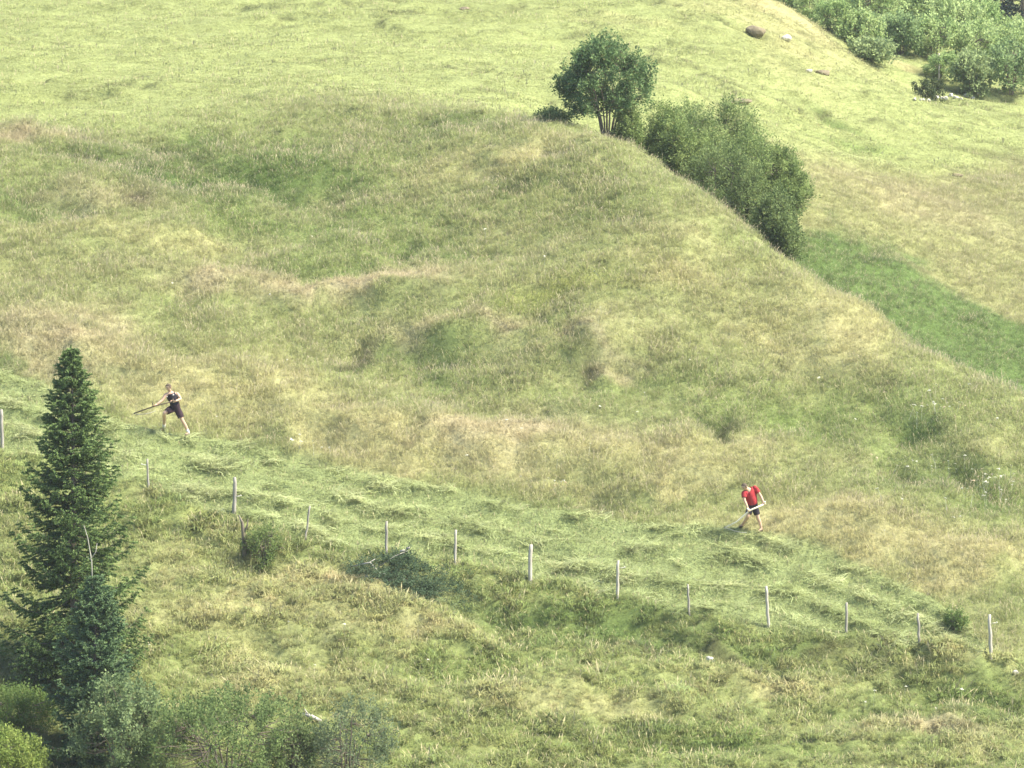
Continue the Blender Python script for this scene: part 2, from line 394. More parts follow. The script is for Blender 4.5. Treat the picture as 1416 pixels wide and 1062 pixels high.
def ground_mat():
    m, nt, out = new_mat('turf')
    N, L = nt.nodes.new, nt.links.new
    a = N('ShaderNodeAttribute'); a.attribute_name = 'growth'
    g = N('ShaderNodeNewGeometry')
    n1 = N('ShaderNodeTexNoise'); n1.inputs['Scale'].default_value = 9; n1.inputs['Detail'].default_value = 8; n1.inputs['Roughness'].default_value = .7
    L(g.outputs['Position'], n1.inputs['Vector'])
    mp = N('ShaderNodeMapRange'); mp.inputs[1].default_value = .3; mp.inputs[2].default_value = .7; mp.inputs[3].default_value = .6; mp.inputs[4].default_value = 1.25
    L(n1.outputs[0], mp.inputs[0])
    mv = N('ShaderNodeVectorMath'); mv.operation = 'SCALE'; L(a.outputs['Color'], mv.inputs[0]); L(mp.outputs[0], mv.inputs['Scale'])
    p = N('ShaderNodeBsdfPrincipled'); p.inputs['Roughness'].default_value = .95; p.inputs['Specular IOR Level'].default_value = .05
    L(mv.outputs[0], p.inputs['Base Color'])
    b = N('ShaderNodeBump'); b.inputs['Strength'].default_value = .6; b.inputs['Distance'].default_value = .08
    L(n1.outputs[0], b.inputs['Height']); L(b.outputs[0], p.inputs['Normal'])
    L(p.outputs[0], out.inputs[0])
    return m


# ------------------------------------------------------------------ mesh helpers
def mesh_np(name, V, Fq, tint=None, extra=None, smooth=False):
    """V (n,3); Fq (m,k) faces of one size, or a list of such arrays"""
    me = bpy.data.meshes.new(name)
    Fs = Fq if isinstance(Fq, list) else [Fq]
    V = np.asarray(V, np.float32)
    me.vertices.add(len(V)); me.vertices.foreach_set('co', V.ravel())
    lt = np.concatenate([np.full(len(f), f.shape[1], np.int32) for f in Fs]); ls = np.concatenate([[0], np.cumsum(lt)[:-1]]).astype(np.int32)
    vi = np.concatenate([f.ravel() for f in Fs]).astype(np.int32)
    me.loops.add(len(vi)); me.loops.foreach_set('vertex_index', vi)
    me.polygons.add(len(lt)); me.polygons.foreach_set('loop_start', ls); me.polygons.foreach_set('loop_total', lt)
    if smooth: me.polygons.foreach_set('use_smooth', np.ones(len(lt), bool))
    me.update(calc_edges=True)
    if tint is not None:
        a = me.attributes.new('tint', 'FLOAT_COLOR', 'POINT'); t = np.ones((len(V), 4), np.float32); t[:, :3] = tint; a.data.foreach_set('color', t.ravel())
    for k, val in (extra or {}).items():
        if val.ndim == 1:
            a = me.attributes.new(k, 'FLOAT', 'POINT'); a.data.foreach_set('value', val.astype(np.float32))
        else:
            a = me.attributes.new(k, 'FLOAT_COLOR', 'POINT'); t = np.ones((len(V), 4), np.float32); t[:, :3] = val; a.data.foreach_set('color', t.ravel())
    me.validate()
    return me


def obj(name, me, mat, parent=None, loc=None):
    o = bpy.data.objects.new(name, me); COL.objects.link(o)
    if mat and not me.materials: me.materials.append(mat)
    if parent: o.parent = parent
    if loc is not None: o.location = loc
    return o


def tag(o, label, cat, group=None):
    o['label'] = label; o['category'] = cat
    if group: o['group'] = group
    return o


def thing(name, label, cat, loc, group=None, rz=0):
    o = bpy.data.objects.new(name, None); COL.objects.link(o); o.empty_display_size = .2
    o.location = loc; o.rotation_euler = (0, 0, rz)
    return tag(o, label, cat, group)


class MB:
    """collects pieces of one mesh"""
    def __init__(s): s.V, s.F, s.n = [], {}, 0
    def add(s, V, Fc):
        V = np.asarray(V, float); Fc = np.asarray(Fc)
        s.F.setdefault(Fc.shape[1], []).append(Fc + s.n); s.V.append(V); s.n += len(V)
    def tube(s, P, R, k=6, cap=True):
        P = np.asarray(P, float); R = np.broadcast_to(np.asarray(R, float), (len(P),))
        T = np.gradient(P, axis=0); T /= np.linalg.norm(T, axis=1)[:, None] + 1e-9
        ref = np.array((0, 0, 1.0)) if abs(T[0, 2]) < .9 else np.array((1.0, 0, 0))
        V = []
        for p, t, r in zip(P, T, R):
            a = np.cross(t, ref); a /= np.linalg.norm(a) + 1e-9; b = np.cross(t, a)
            an = np.arange(k) * 2 * math.pi / k
            V.append(p + r * (np.cos(an)[:, None] * a + np.sin(an)[:, None] * b))
        V = np.concatenate(V); m = len(P)
        i = np.arange(k); j = (i + 1) % k
        Fq = np.concatenate([np.stack([a * k + i, a * k + j, (a + 1) * k + j, (a + 1) * k + i], 1) for a in range(m - 1)])
        base = s.n
        s.add(V, Fq)
        if cap:
            c = np.array([P[0], P[-1]]); n0 = s.n; s.V.append(c); s.n += 2
            s.F.setdefault(3, []).append(np.stack([np.full(k, n0), base + j, base + i], 1))
            s.F.setdefault(3, []).append(np.stack([np.full(k, n0 + 1), base + (m - 1) * k + i, base + (m - 1) * k + j], 1))
    def ball(s, c, r, k=8, h=5):
        c = np.asarray(c, float); r = np.broadcast_to(np.asarray(r, float), (3,))
        th = np.linspace(-math.pi / 2, math.pi / 2, h + 1)[1:-1]
        an = np.arange(k) * 2 * math.pi / k
        V = [c + r * np.stack([np.cos(t) * np.cos(an), np.cos(t) * np.sin(an), np.full(k, math.sin(t))], 1) for t in th]
        V = np.concatenate(V + [[c - r * [0, 0, 1], c + r * [0, 0, 1]]]); i = np.arange(k); j = (i + 1) % k
        m = len(th)
        if m > 1:
            s.F.setdefault(4, []).append(s.n + np.concatenate([np.stack([a * k + i, a * k + j, (a + 1) * k + j, (a + 1) * k + i], 1) for a in range(m - 1)]))
        s.F.setdefault(3, []).append(s.n + np.concatenate([np.stack([np.full(k, m * k), j, i], 1), np.stack([np.full(k, m * k + 1), (m - 1) * k + i, (m - 1) * k + j], 1)]))
        s.V.append(V); s.n += len(V)
    def mesh(s, name, tint=None, smooth=True, extra=None):
        return mesh_np(name, np.concatenate(s.V), [np.concatenate(f) for f in s.F.values()], tint, extra, smooth)


# ------------------------------------------------------------------ the hillside
ny, nx = XX.shape
idx = np.arange(nx * ny).reshape(ny, nx)
FQ = np.stack([idx[:-1, :-1], idx[:-1, 1:], idx[1:, 1:], idx[1:, :-1]], -1).reshape(-1, 4)
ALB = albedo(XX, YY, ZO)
ter = obj('hillside', mesh_np('hillside', np.stack([XX, YY, Z], -1).reshape(-1, 3), FQ, None, {'growth': ALB.reshape(-1, 3) * .78}, True), ground_mat())  # turf colour darkened in place of the self-shadow that blades have
ter['kind'] = 'structure'

# ------------------------------------------------------------------ grass
proto_n = [0]


def proto_collection(name, meshes, mat):
    c = bpy.data.collections.new(name)
    for k, me in enumerate(meshes):
        me.materials.append(mat)
        o = bpy.data.objects.new('%s_%d' % (name, k), me); c.objects.link(o)
    return c


def tuft(rs, nb, rad, h, w, lean=.35, heads=0.0, flat=False, headlen=.12):
    """a clump of bent tapering blades; flat = lying cut blades"""
    V, Ft, H = [], [], []
    k = 0
    for b in range(nb):
        a = rs.uniform(0, 2 * math.pi); r = rad * math.sqrt(rs.uniform(0, 1))
        base = np.array((r * math.cos(a), r * math.sin(a), -.02))
        hh = h * rs.uniform(.55, 1.15)
        az = rs.uniform(0, 2 * math.pi)
        d = np.array((math.cos(az), math.sin(az), 0))
        ln = lean * rs.uniform(.2, 1.3)
        if flat:
            base[2] = rs.uniform(0, .10) * (1 - (r / rad) ** 2)
            az = rs.gauss(0, .7); d = np.array((math.cos(az), math.sin(az), 0)) * rs.choice((-1, 1))
            mid = base + d * hh * .5 + np.array((0, 0, rs.uniform(0, .05))); tip = base + d * hh + np.array((0, 0, rs.uniform(-.06, .05)))
        else:
            mid = base + np.array((0, 0, hh * .6)) + d * hh * ln * .3; tip = base + np.array((0, 0, hh * (1 - .25 * ln))) + d * hh * ln
        sd = np.array((-d[1], d[0], 0)); q = rs.uniform(-1, 1); sd = sd * math.cos(q) + d * math.sin(q)
        if flat: sd = sd * .8 + np.array((0, 0, .5 * rs.uniform(-1, 1)))
        ww = w * rs.uniform(.6, 1.3)
        isH = rs.random() < heads
        if isH:
            tip = tip + np.array((0, 0, h * .5)); sw = ww * .35
            V += [base - sd * sw, base + sd * sw, tip - sd * sw * .8, tip + sd * sw * .8]; H += [.5, .5, .9, .9]
            Ft += [(k, k + 1, k + 3), (k, k + 3, k + 2)]; k += 4
            dirv = (tip - base) / np.linalg.norm(tip - base)
            e = tip + dirv * headlen
            V += [tip - sd * ww * .9, tip + sd * ww * .9, e]; H += [1, 1, 1]; Ft += [(k, k + 1, k + 2)]; k += 3
        else:
            V += [base - sd * ww * .5, base + sd * ww * .5, mid - sd * ww * .45, mid + sd * ww * .45, tip]; H += [0] * 5
            Ft += [(k, k + 1, k + 3), (k, k + 3, k + 2), (k + 2, k + 3, k + 4)]; k += 5
    return mesh_np('tuft', np.array(V), np.array(Ft), None, {'head': np.array(H, float)})


def scatter(name, P, rot, scl, tint, pick, coll):
    me = bpy.data.meshes.new(name)
    N_ = len(P)
    me.vertices.add(N_); me.vertices.foreach_set('co', P.astype(np.float32).ravel())
    a = me.attributes.new('rot', 'FLOAT_VECTOR', 'POINT'); a.data.foreach_set('vector', rot.astype(np.float32).ravel())
    a = me.attributes.new('scl', 'FLOAT', 'POINT'); a.data.foreach_set('value', scl.astype(np.float32))
    a = me.attributes.new('pick', 'INT', 'POINT'); a.data.foreach_set('value', pick.astype(np.int32))
    t = np.ones((N_, 4), np.float32); t[:, :3] = tint
    a = me.attributes.new('tint', 'FLOAT_COLOR', 'POINT'); a.data.foreach_set('color', t.ravel())
    me.update()
    o = bpy.data.objects.new(name, me); COL.objects.link(o)
    ng = bpy.data.node_groups.new(name, 'GeometryNodeTree')
    ng.interface.new_socket('Geometry', in_out='INPUT', socket_type='NodeSocketGeometry')
    ng.interface.new_socket('Geometry', in_out='OUTPUT', socket_type='NodeSocketGeometry')
    N, L = ng.nodes.new, ng.links.new
    gi, go = N('NodeGroupInput'), N('NodeGroupOutput')
    ci = N('GeometryNodeCollectionInfo'); ci.inputs[0].default_value = coll; ci.inputs[1].default_value = True; ci.inputs[2].default_value = True
    ip = N('GeometryNodeInstanceOnPoints'); ip.inputs['Pick Instance'].default_value = True

    def na(nm, ty):
        q = N('GeometryNodeInputNamedAttribute'); q.data_type = ty; q.inputs['Name'].default_value = nm
        return [s for s in q.outputs if s.enabled and s.name == 'Attribute'][0]
    L(gi.outputs[0], ip.inputs['Points']); L(ci.outputs[0], ip.inputs['Instance'])
    L(na('pick', 'INT'), ip.inputs['Instance Index']); L(na('rot', 'FLOAT_VECTOR'), ip.inputs['Rotation']); L(na('scl', 'FLOAT'), ip.inputs['Scale'])
    L(ip.outputs[0], go.inputs[0])
    md = o.modifiers.new('scatter', 'NODES'); md.node_group = ng
    o['kind'] = 'stuff'
    return o


def sample(zone, dens, y0, y1, x0=-30, x1=31, thr=.5, clump=None):
    N_ = int((x1 - x0) * (y1 - y0) * dens)
    x = RNG.uniform(x0, x1, N_); y = RNG.uniform(y0, y1, N_)
    u, v = project(x, y, ZT(x, y))
    m = (u > -110) & (u < 1526) & (v > -90) & (v < 1170)
    x, y = x[m], y[m]
    zo = zones(x, y)
    w = zo[zone] if isinstance(zone, str) else sum(zo[k] for k in zone)
    keep = w > RNG.uniform(.15, .85, len(x))
    if clump is not None:
        keep &= RNG.random(len(x)) < clump(x, y, zo)
    x, y = x[keep], y[keep]
    return x, y, {k: q[keep] for k, q in zo.items()}


def grass(name, zone, dens, y0, y1, protos, mat, smin, smax, jit=.05, lift=1.1, gain=1.0, clump=None, x0=-30, x1=31, tilt=.25, scalefn=None, addc=None, rz=None):
    x, y, zo = sample(zone, dens, y0, y1, x0, x1, clump=clump)
    c = albedo(x, y, zo) * gain
    N_ = len(x)
    c = c * (1 + RNG.normal(0, jit, (N_, 1))) * (1 + RNG.normal(0, jit * .3, (N_, 3)))
    if addc is not None: c = addc(x, y, c)
    rot = np.stack([RNG.normal(0, tilt, N_), RNG.normal(0, tilt, N_), RNG.uniform(0, 6.283, N_) if rz is None else RNG.normal(rz, .5, N_)], 1)
    s = RNG.uniform(smin, smax, N_)
    if scalefn is not None: s = s * scalefn(x, y, zo)
    P = np.stack([x, y, ZT(x, y)], 1)
    return scatter(name, P, rot, s, np.clip(c, .01, .85), RNG.integers(0, len(protos.objects), N_), protos)


rs = random.Random(11)
G_mead = leaf_mat('meadow_blades', None, inst=True, var=.06, transl=.3, head=(.48, .42, .27), up=.8)
G_green = leaf_mat('turf_blades', None, inst=True, var=.06, transl=.3, head=(.46, .42, .23), up=.8)
HEAP = cast(560, 806, Z)
P_tall = proto_collection('tall_tuft', [tuft(rs, 30, .26, .21, .0105, 1.1, .08) for _ in range(7)], G_mead)
P_turf = proto_collection('turf_tuft', [tuft(rs, 30, .30, .065, .018, 1.1, .01) for _ in range(6)], G_green)
P_rough = proto_collection('rough_tuft', [tuft(rs, 34, .22, .17, .017, 1.5, .04) for _ in range(7)], G_green)
P_hay = proto_collection('hay_clump', [tuft(rs, 34, .22, .34, .018, flat=True) for _ in range(6)], G_green)


def tallness(x, y, zo): return .85 + .22 * fbm(x / 1.7, y / 1.4, 91, 3)


grass('tall_meadow_grass', 'mead', 58, 120, 160, P_tall, G_mead, .6, 1.15, gain=1.15, scalefn=tallness)
grass('gully_grass', ('gully', 'tan'), 46, 132, 185, P_tall, G_mead, .5, .85, x0=4, gain=1.1, scalefn=tallness)
grass('rough_pasture_grass', 'past', 60, 105, 134, P_rough, G_green, .6, 1.25, gain=1.15, jit=.13, scalefn=lambda x, y, zo: .85 + .5 * fbm(x / .8, y / .6, 46, 2), clump=lambda x, y, zo: (1 - .75 * bil(BRN, x, y)) * (((x - HEAP[0]) / 1.6) ** 2 + ((y - HEAP[1] + .12 * (x - HEAP[0])) / .75) ** 2 > 1))
grass('mown_grass', 'mown', 75, 118, 140, P_turf, G_green, .6, 1.0, gain=1.1)
grass('upper_meadow_grass', 'upper', 30, 146, 232, P_turf, G_green, .6, 1.1, gain=1.1, tilt=.12, jit=.04, scalefn=lambda x, y, zo: .9 + .4 * fbm(x / 1.5, y / .6, 49, 3))


def brown_at(x, y): return bil(BRN, x, y)


def hay_keep(x, y, zo):
    s_ = YM(x) - y
    sw = np.sin((s_ + .35 * fbm(x / 2.2, y / 2.2, 31, 3)) * 2 * math.pi / 1.35)
    return np.clip(.04 + 1.2 * np.maximum(sw, 0) * (.45 + 1.1 * fbm(x / 1.0, y / .5, 33, 3)), 0, 1) * sstep(.05, .5, s_)


def hay_col(x, y, c):
    t = np.clip(.55 + .5 * fbm(x / .8, y / .5, 35, 3), 0, 1)[:, None]
    h = np.array((.27, .335, .13)) * (1 - t) + np.array((.47, .51, .26)) * t
    return h * (1 + RNG.normal(0, .15, (len(x), 1)))


grass('cut_hay', 'mown', 55, 118, 140, P_hay, G_green, .65, 1.35, clump=hay_keep, addc=hay_col, tilt=.3, rz=-.25)
#NEXT
# ------------------------------------------------------------------ trees and shrubs
BARK = solid_mat('bark', (.10, .08, .06), (.22, .19, .15), 9, .9, .5, (1, 1, .3))
GREYBARK = solid_mat('grey_twigs', (.30, .28, .24), (.48, .45, .39), 9, .9, .3, (1, 1, .3))
LEAF = leaf_mat('broad_leaves', None, var=.12, transl=.45, rough=.6, spec=.12, up=.5)
NEEDLE = leaf_mat('needles', None, var=.15, transl=.2, rough=.7, spec=.12, up=.45)


def unit(v): return v / (np.linalg.norm(v, axis=-1, keepdims=True) + 1e-9)


def leaf_quads(C, D, ln, wd, r):
    """pointed leaves at C along D (diamonds folded along the midrib)"""
    n_ = len(C)
    sd = unit(np.cross(D, r.normal(size=(n_, 3))))
    nrm = np.cross(D, sd)
    ln = ln[:, None]; wd = wd[:, None]
    V = np.stack([C, C + D * ln * .45 + sd * wd * .5 + nrm * wd * .12, C + D * ln, C + D * ln * .45 - sd * wd * .5 + nrm * wd * .12], 1).reshape(-1, 3)
    b = np.arange(n_)[:, None] * 4
    return V, b + np.array([[0, 1, 2, 3]])


def shrub_meshes(seed, H, Wd, lobes=6, clusters=170, per=70, leaf=.085, cols=((.06, .10, .035), (.11, .16, .06)), stems=6, base_h=.0, sprig=.42, up=.7, gap=.0, dead=.015, asp=.55, wood=True):
    """a bush: several leaning stems, boughs out to leafy sprigs spread over the skin of a few lobes"""
    r = np.random.default_rng(seed)
    R = Wd / 2
    LC, LR = [], []
    for k in range(lobes):
        a = k * 2 * math.pi / max(lobes - 1, 1) + r.uniform(-.4, .4)
        q = 0 if k == 0 else r.uniform(.35, .62)
        lr = r.uniform(.36, .52) * R if k else .62 * R
        hz = H * (base_h + (1 - base_h) * r.uniform(.30, .62)) if k else H * (base_h + (1 - base_h) * .58)
        LC.append((q * R * math.cos(a), q * R * math.sin(a), hz)); LR.append((lr, lr, min(lr * 1.15, (H - hz) * .98)))
    LC, LR = np.array(LC), np.array(LR)
    LR[0, 2] = H - LC[0, 2]
    # sprig centres on lobe skins, rejecting those deep in other lobes
    pk = r.choice(lobes, clusters * 3, p=LR[:, 0] ** 2 / (LR[:, 0] ** 2).sum())
    dirs = unit(r.normal(size=(clusters * 3, 3)) + np.array((0, 0, .35)))
    rad = r.uniform(.62, 1.06, (clusters * 3, 1))
    C = LC[pk] + dirs * LR[pk] * rad
    ok = C[:, 2] > H * max(base_h * .8, .06)
    for k in range(lobes):
        ok &= (((C - LC[k]) / LR[k]) ** 2).sum(1) > .42
    if gap: ok &= vnoise(C[:, 0] * 2.1 / Wd * 3 + C[:, 2], C[:, 2] * 1.9 / Wd * 3 + C[:, 1], seed) > -1 + gap
    C = C[ok][:clusters]; dirs = dirs[ok][:clusters]
    wd = MB()
    sp_ = []
    for k in range(stems):
        a = k * 2 * math.pi / stems + r.uniform(-.5, .5)
        b = np.array((math.cos(a), math.sin(a), 0)) * R * r.uniform(.02, .12)
        fn = r.uniform(.15, .5) + (r.uniform(.05, .3) if base_h > .3 else 0)
        e = np.array((math.cos(a) * R * fn, math.sin(a) * R * fn, H * r.uniform(.55, .85)))
        t = np.linspace(0, 1, 7)[:, None]
        P = b + (e - b) * t + np.array((0, 0, 1)) * (H * .1 * np.sin(t * math.pi)) + r.normal(0, .03 * Wd * .3, (7, 3)) * t
        P[0, 2] = -.25
        r0 = (.018 + .006 * H) * r.uniform(.7, 1.3)
        wd.tube(P, np.linspace(r0, r0 * .3, 7), 5); sp_.append(P)
    SP = np.concatenate(sp_)
    for c in C[::2 if len(C) > 120 else 1]:
        d = ((SP - c) ** 2).sum(1) + 2.0 * np.maximum(SP[:, 2] - c[2] + .1, 0) ** 2
        s = SP[np.argmin(d)]
        m_ = (s + c) / 2 + np.array((0, 0, -.03 * H)) + r.normal(0, .03 * H, 3)
        wd.tube(np.array([s, m_, c]), [.010 + .002 * H, .009, .005], 4, False)
    # leaves in upright sprigs
    nC = len(C)
    ax = unit(dirs * (1 - up) + np.array((0, 0, up)) + r.normal(0, .25, (nC, 3)))
    ct = r.uniform(0, 1, (nC, 1))
    cc = np.array(cols[0]) * (1 - ct) + np.array(cols[1]) * ct
    rep = np.repeat(np.arange(nC), r.integers(int(per * .5), int(per * 1.4), nC))
    t = r.uniform(-.55, 1.0, len(rep)) * sprig
    C2 = C[rep] + ax[rep] * t[:, None] + r.normal(0, 1, (len(rep), 3)) * (sprig * .27 * (1 - .55 * np.clip(t / sprig, 0, 1)))[:, None]
    D = unit(ax[rep] * .6 + r.normal(0, .7, (len(rep), 3)))
    ln = leaf * r.uniform(.6, 1.35, len(rep))
    V, Fq = leaf_quads(C2, D, ln, ln * asp, r)
    col = cc[rep] * (1 + r.normal(0, .09, (len(rep), 1)))
    dm = r.random(len(rep)) < dead
    col[dm] = (.26, .25, .10)
    V[:, 2] = np.maximum(V[:, 2], -.1)
    return wd.mesh('stems') if wood else None, mesh_np('foliage', V, Fq, np.repeat(np.clip(col, .01, .6), 4, 0))


def plant(name, label, cat, u, v, group=None, d=None, rz=0, sink=.05, **kw):
    if d is None:
        p = cast(u, v, Z)
    else:
        x = (u - 708) / F * d * 1.006; p = np.array((x, d, ZT(x, d)))
    p = np.array((p[0], p[1], float(ZT(p[0], p[1])) - sink))
    t = thing(name, label, cat, p, group, rz)
    w, l = shrub_meshes(**kw)
    obj('trunk' if name.endswith('tree') else 'stems', w, BARK, t)
    obj('crown' if name.endswith('tree') else 'foliage', l, LEAF, t)
    return t, p


def height_to(u, v, d, p):
    """height above p that reaches photo row v at distance d"""
    return at_depth(u, v, d)[2] - p[2]


GB = 'bushes crowding the gully behind the ridge'
CT = ((.06, .12, .045), (.20, .29, .11))
dt = 151.8; xt = (838 - 708) / F * dt * 1.006; pt = np.array((xt, dt, float(ZT(xt, dt))))
plant('leafy_tree', 'round leafy tree with several bare stems standing highest on the ridge edge', 'tree', 838, 0, None, d=dt, seed=3, H=height_to(845, 56, dt, pt), Wd=3.45, lobes=11, clusters=290, per=95, leaf=.095,
      cols=CT, stems=7, base_h=.33, sprig=.40, up=.5, gap=.5)
C1 = ((.085, .14, .04), (.30, .38, .13))
C3 = ((.10, .16, .05), (.33, .40, .15))
C2 = ((.08, .125, .04), (.25, .32, .12))
for lab, u, d, top, w, sd, cols, lob in [
    ('low scrubby bush at the left foot of the round tree', 762, 152.9, 165, 40, 21, C3, 4),
    ('small pale bush between the round tree and the big gully bushes', 868, 151.5, 160, 26, 22, C1, 4),
    ('broad green bush right beside the round tree on the ridge', 926, 152.3, 146, 88, 23, C1, 7),
    ('tall feathery bush in the middle of the gully bushes, reaching highest', 958, 154.0, 146, 92, 24, C3, 7),
    ('upright bush behind the gully clump with a pointed top', 1014, 156.0, 142, 74, 25, C3, 6),
    ('big rounded grey-green bush at the right of the gully clump', 1042, 152.0, 184, 112, 26, C1, 8),
    ('loose spreading bush at the far right end of the gully clump', 1078, 152.0, 212, 70, 27, C1, 6),
    ('dark low bush at the front of the gully clump behind the ridge line', 995, 150.0, 205, 110, 28, C2, 7),
    ('twiggy dark bush lowest in the gully below the clump', 1072, 147.8, 270, 62, 29, C2, 6)]:
    x = (u - 708) / F * d * 1.006; p = np.array((x, d, float(ZT(x, d))))
    H = height_to(u, top, d, p)
    plant('gully_bush', lab, 'bush', u, 0, GB, d=d, seed=sd, H=H, Wd=1.15 * w / F * d, base_h=.22, lobes=lob + 2, clusters=int(80 + 62 * H), per=85, leaf=.085, cols=cols, stems=7, sprig=.46, up=.55, gap=.35, asp=.45)

# foreground shrubs at the bottom edge
FG = 'leafy shrubs along the bottom edge'
for lab, u, v, H, w, sd, cols, leaf, cl, per in [
    ('broad green shrub filling the bottom edge right of the spruces', 310, 1110, 3.0, 270, 41, ((.10, .155, .05), (.21, .28, .10)), .08, 330, 60),
    ('grey-leaved willow shrub against the foot of the small spruce', 170, 1100, 3.3, 150, 42, ((.12, .18, .075), (.26, .33, .15)), .09, 230, 70),
    ('blue-green shrub with bare twigs, rightmost along the bottom edge', 480, 1104, 2.8, 135, 43, ((.11, .155, .075), (.21, .26, .14)), .07, 170, 50),
    ('bright yellow-green shrub in the bottom left corner', 12, 1098, 1.7, 120, 44, ((.17, .24, .05), (.28, .34, .09)), .08, 190, 70),
    ('low mid-green shrub at the left frame edge below the big spruce', 30, 1010, 1.1, 120, 45, ((.10, .165, .04), (.17, .24, .07)), .075, 150, 60),
    ('thin low shrub between the two wide bottom-edge shrubs', 405, 1100, 2.1, 90, 46, ((.10, .15, .05), (.19, .24, .10)), .075, 110, 60)]:
    plant('leafy_shrub', lab, 'shrub', u, v, FG, seed=sd, H=H, Wd=w / F * 113, lobes=7, clusters=cl, per=per, leaf=leaf, cols=cols, stems=9, sprig=.36, up=.6, gap=.4, asp=.55)
plant('willow_shrub', 'small bushy green shrub beside a dead stump below the fence', 'shrub', 366, 782, None, seed=51, H=1.15, Wd=1.35, lobes=5, clusters=85, per=55, leaf=.07, cols=((.10, .155, .045), (.22, .29, .095)), stems=8, sprig=.26, up=.8, asp=.4)
plant('willow_shrub', 'small spiky shrub between the last two fence posts', 'shrub', 1321, 876, None, seed=52, H=.75, Wd=.8, lobes=4, clusters=40, per=50, leaf=.07, cols=((.11, .18, .05), (.21, .29, .09)), stems=7, sprig=.24, up=.9, asp=.4)

# alder thicket beyond the meadow, each bush on its own roots
AL = 'pale green alder bushes of the thicket beyond the meadow'
CA = ((.24, .34, .12), (.46, .56, .24))
CD = ((.15, .23, .09), (.30, .40, .17))
CG = ((.22, .29, .12), (.36, .44, .20))
plant('dark_bush', 'small dark rounded bush on the meadow edge beside pale stones', 'bush', 1283, 139, None, seed=61, H=.85, Wd=1.6, lobes=4, clusters=60, per=50, leaf=.09, cols=((.05, .075, .03), (.085, .115, .045)), stems=5, sprig=.24)
far = [('grey-green twiggy alder right behind the small dark bush', 1344, 131, 66, 54, CG), ('dark alder at the right frame edge above the pale stones', 1398, 131, 84, 72, CD),
       ('low olive scrub at the near left corner of the alder thicket', 1205, 84, 60, 22, CG), ('full dark-centred alder at the front of the thicket', 1245, 76, 66, 54, CD), ('rounded alder at the left front of the thicket', 1192, 72, 72, 50, CA),
       ('pale alder behind the strip of dry scrub', 1292, 84, 70, 60, CA), ('broad alder at the thicket front above the dry scrub', 1348, 92, 90, 60, CA), ('tall pale alder at the right frame edge', 1408, 98, 84, 66, CA)]
for k, (lab, u, v, w, h, cols) in enumerate(far):
    dd = cast(u, v, Z)[1]
    plant('alder_bush', lab, 'bush', u, v, AL, seed=70 + k, H=h / F * dd, Wd=w / F * dd, lobes=7, clusters=120, per=42, leaf=.125, dead=0, cols=cols, stems=5, sprig=.42, up=.4, gap=.1, asp=.7)
protos = [shrub_meshes(seed=90 + k, H=2.5, Wd=3.1, lobes=8, clusters=130, per=42, leaf=.135, dead=0, cols=CA if k != 2 else ((.21, .32, .11), (.40, .51, .20)), stems=5, sprig=.45, up=.4, gap=.1, asp=.7) for k in range(5)]
rr = random.Random(5)
mass = [(1098, 12, 50), (1120, 28, 44), (1146, 44, 46), (1172, 60, 40), (1140, 8, 62), (1172, 26, 60), (1205, 44, 70), (1222, 16, 66), (1255, 40, 76), (1285, 18, 70), (1300, 48, 78), (1318, 64, 74), (1352, 62, 62), (1390, 80, 60), (1425, 82, 58),
        (1190, -4, 60), (1240, -10, 66), (1300, 0, 60), (1110, -18, 56), (1160, -24, 60), (1230, -38, 66), (1440, 96, 80), (1300, 108, 46)]
ALAB = {0: 'small alder at the top frame edge, first in the left margin of the thicket', 1: 'small alder in the left margin of the thicket, second from the frame top', 2: 'small alder in the left margin of the thicket, third from the frame top', 3: 'lowest small alder in the left margin of the thicket, beside olive scrub'}
for k, (u, v, w) in enumerate(mass):
    p = cast(u, v, Z, 160, 320)
    w_, l_ = protos[k % 5]
    t = thing('alder_bush', ALAB.get(k, 'pale green alder bush in the dense thicket beyond the meadow'), 'bush', (p[0], p[1], float(ZT(p[0], p[1])) - .1), AL, rr.uniform(0, 6.28))
    s = w / F * p[1] / 3.1 * rr.uniform(1.0, 1.2); t.scale = (s, s, s * rr.uniform(.9, 1.15))
    obj('stems', w_, BARK, t); obj('foliage', l_, LEAF, t)


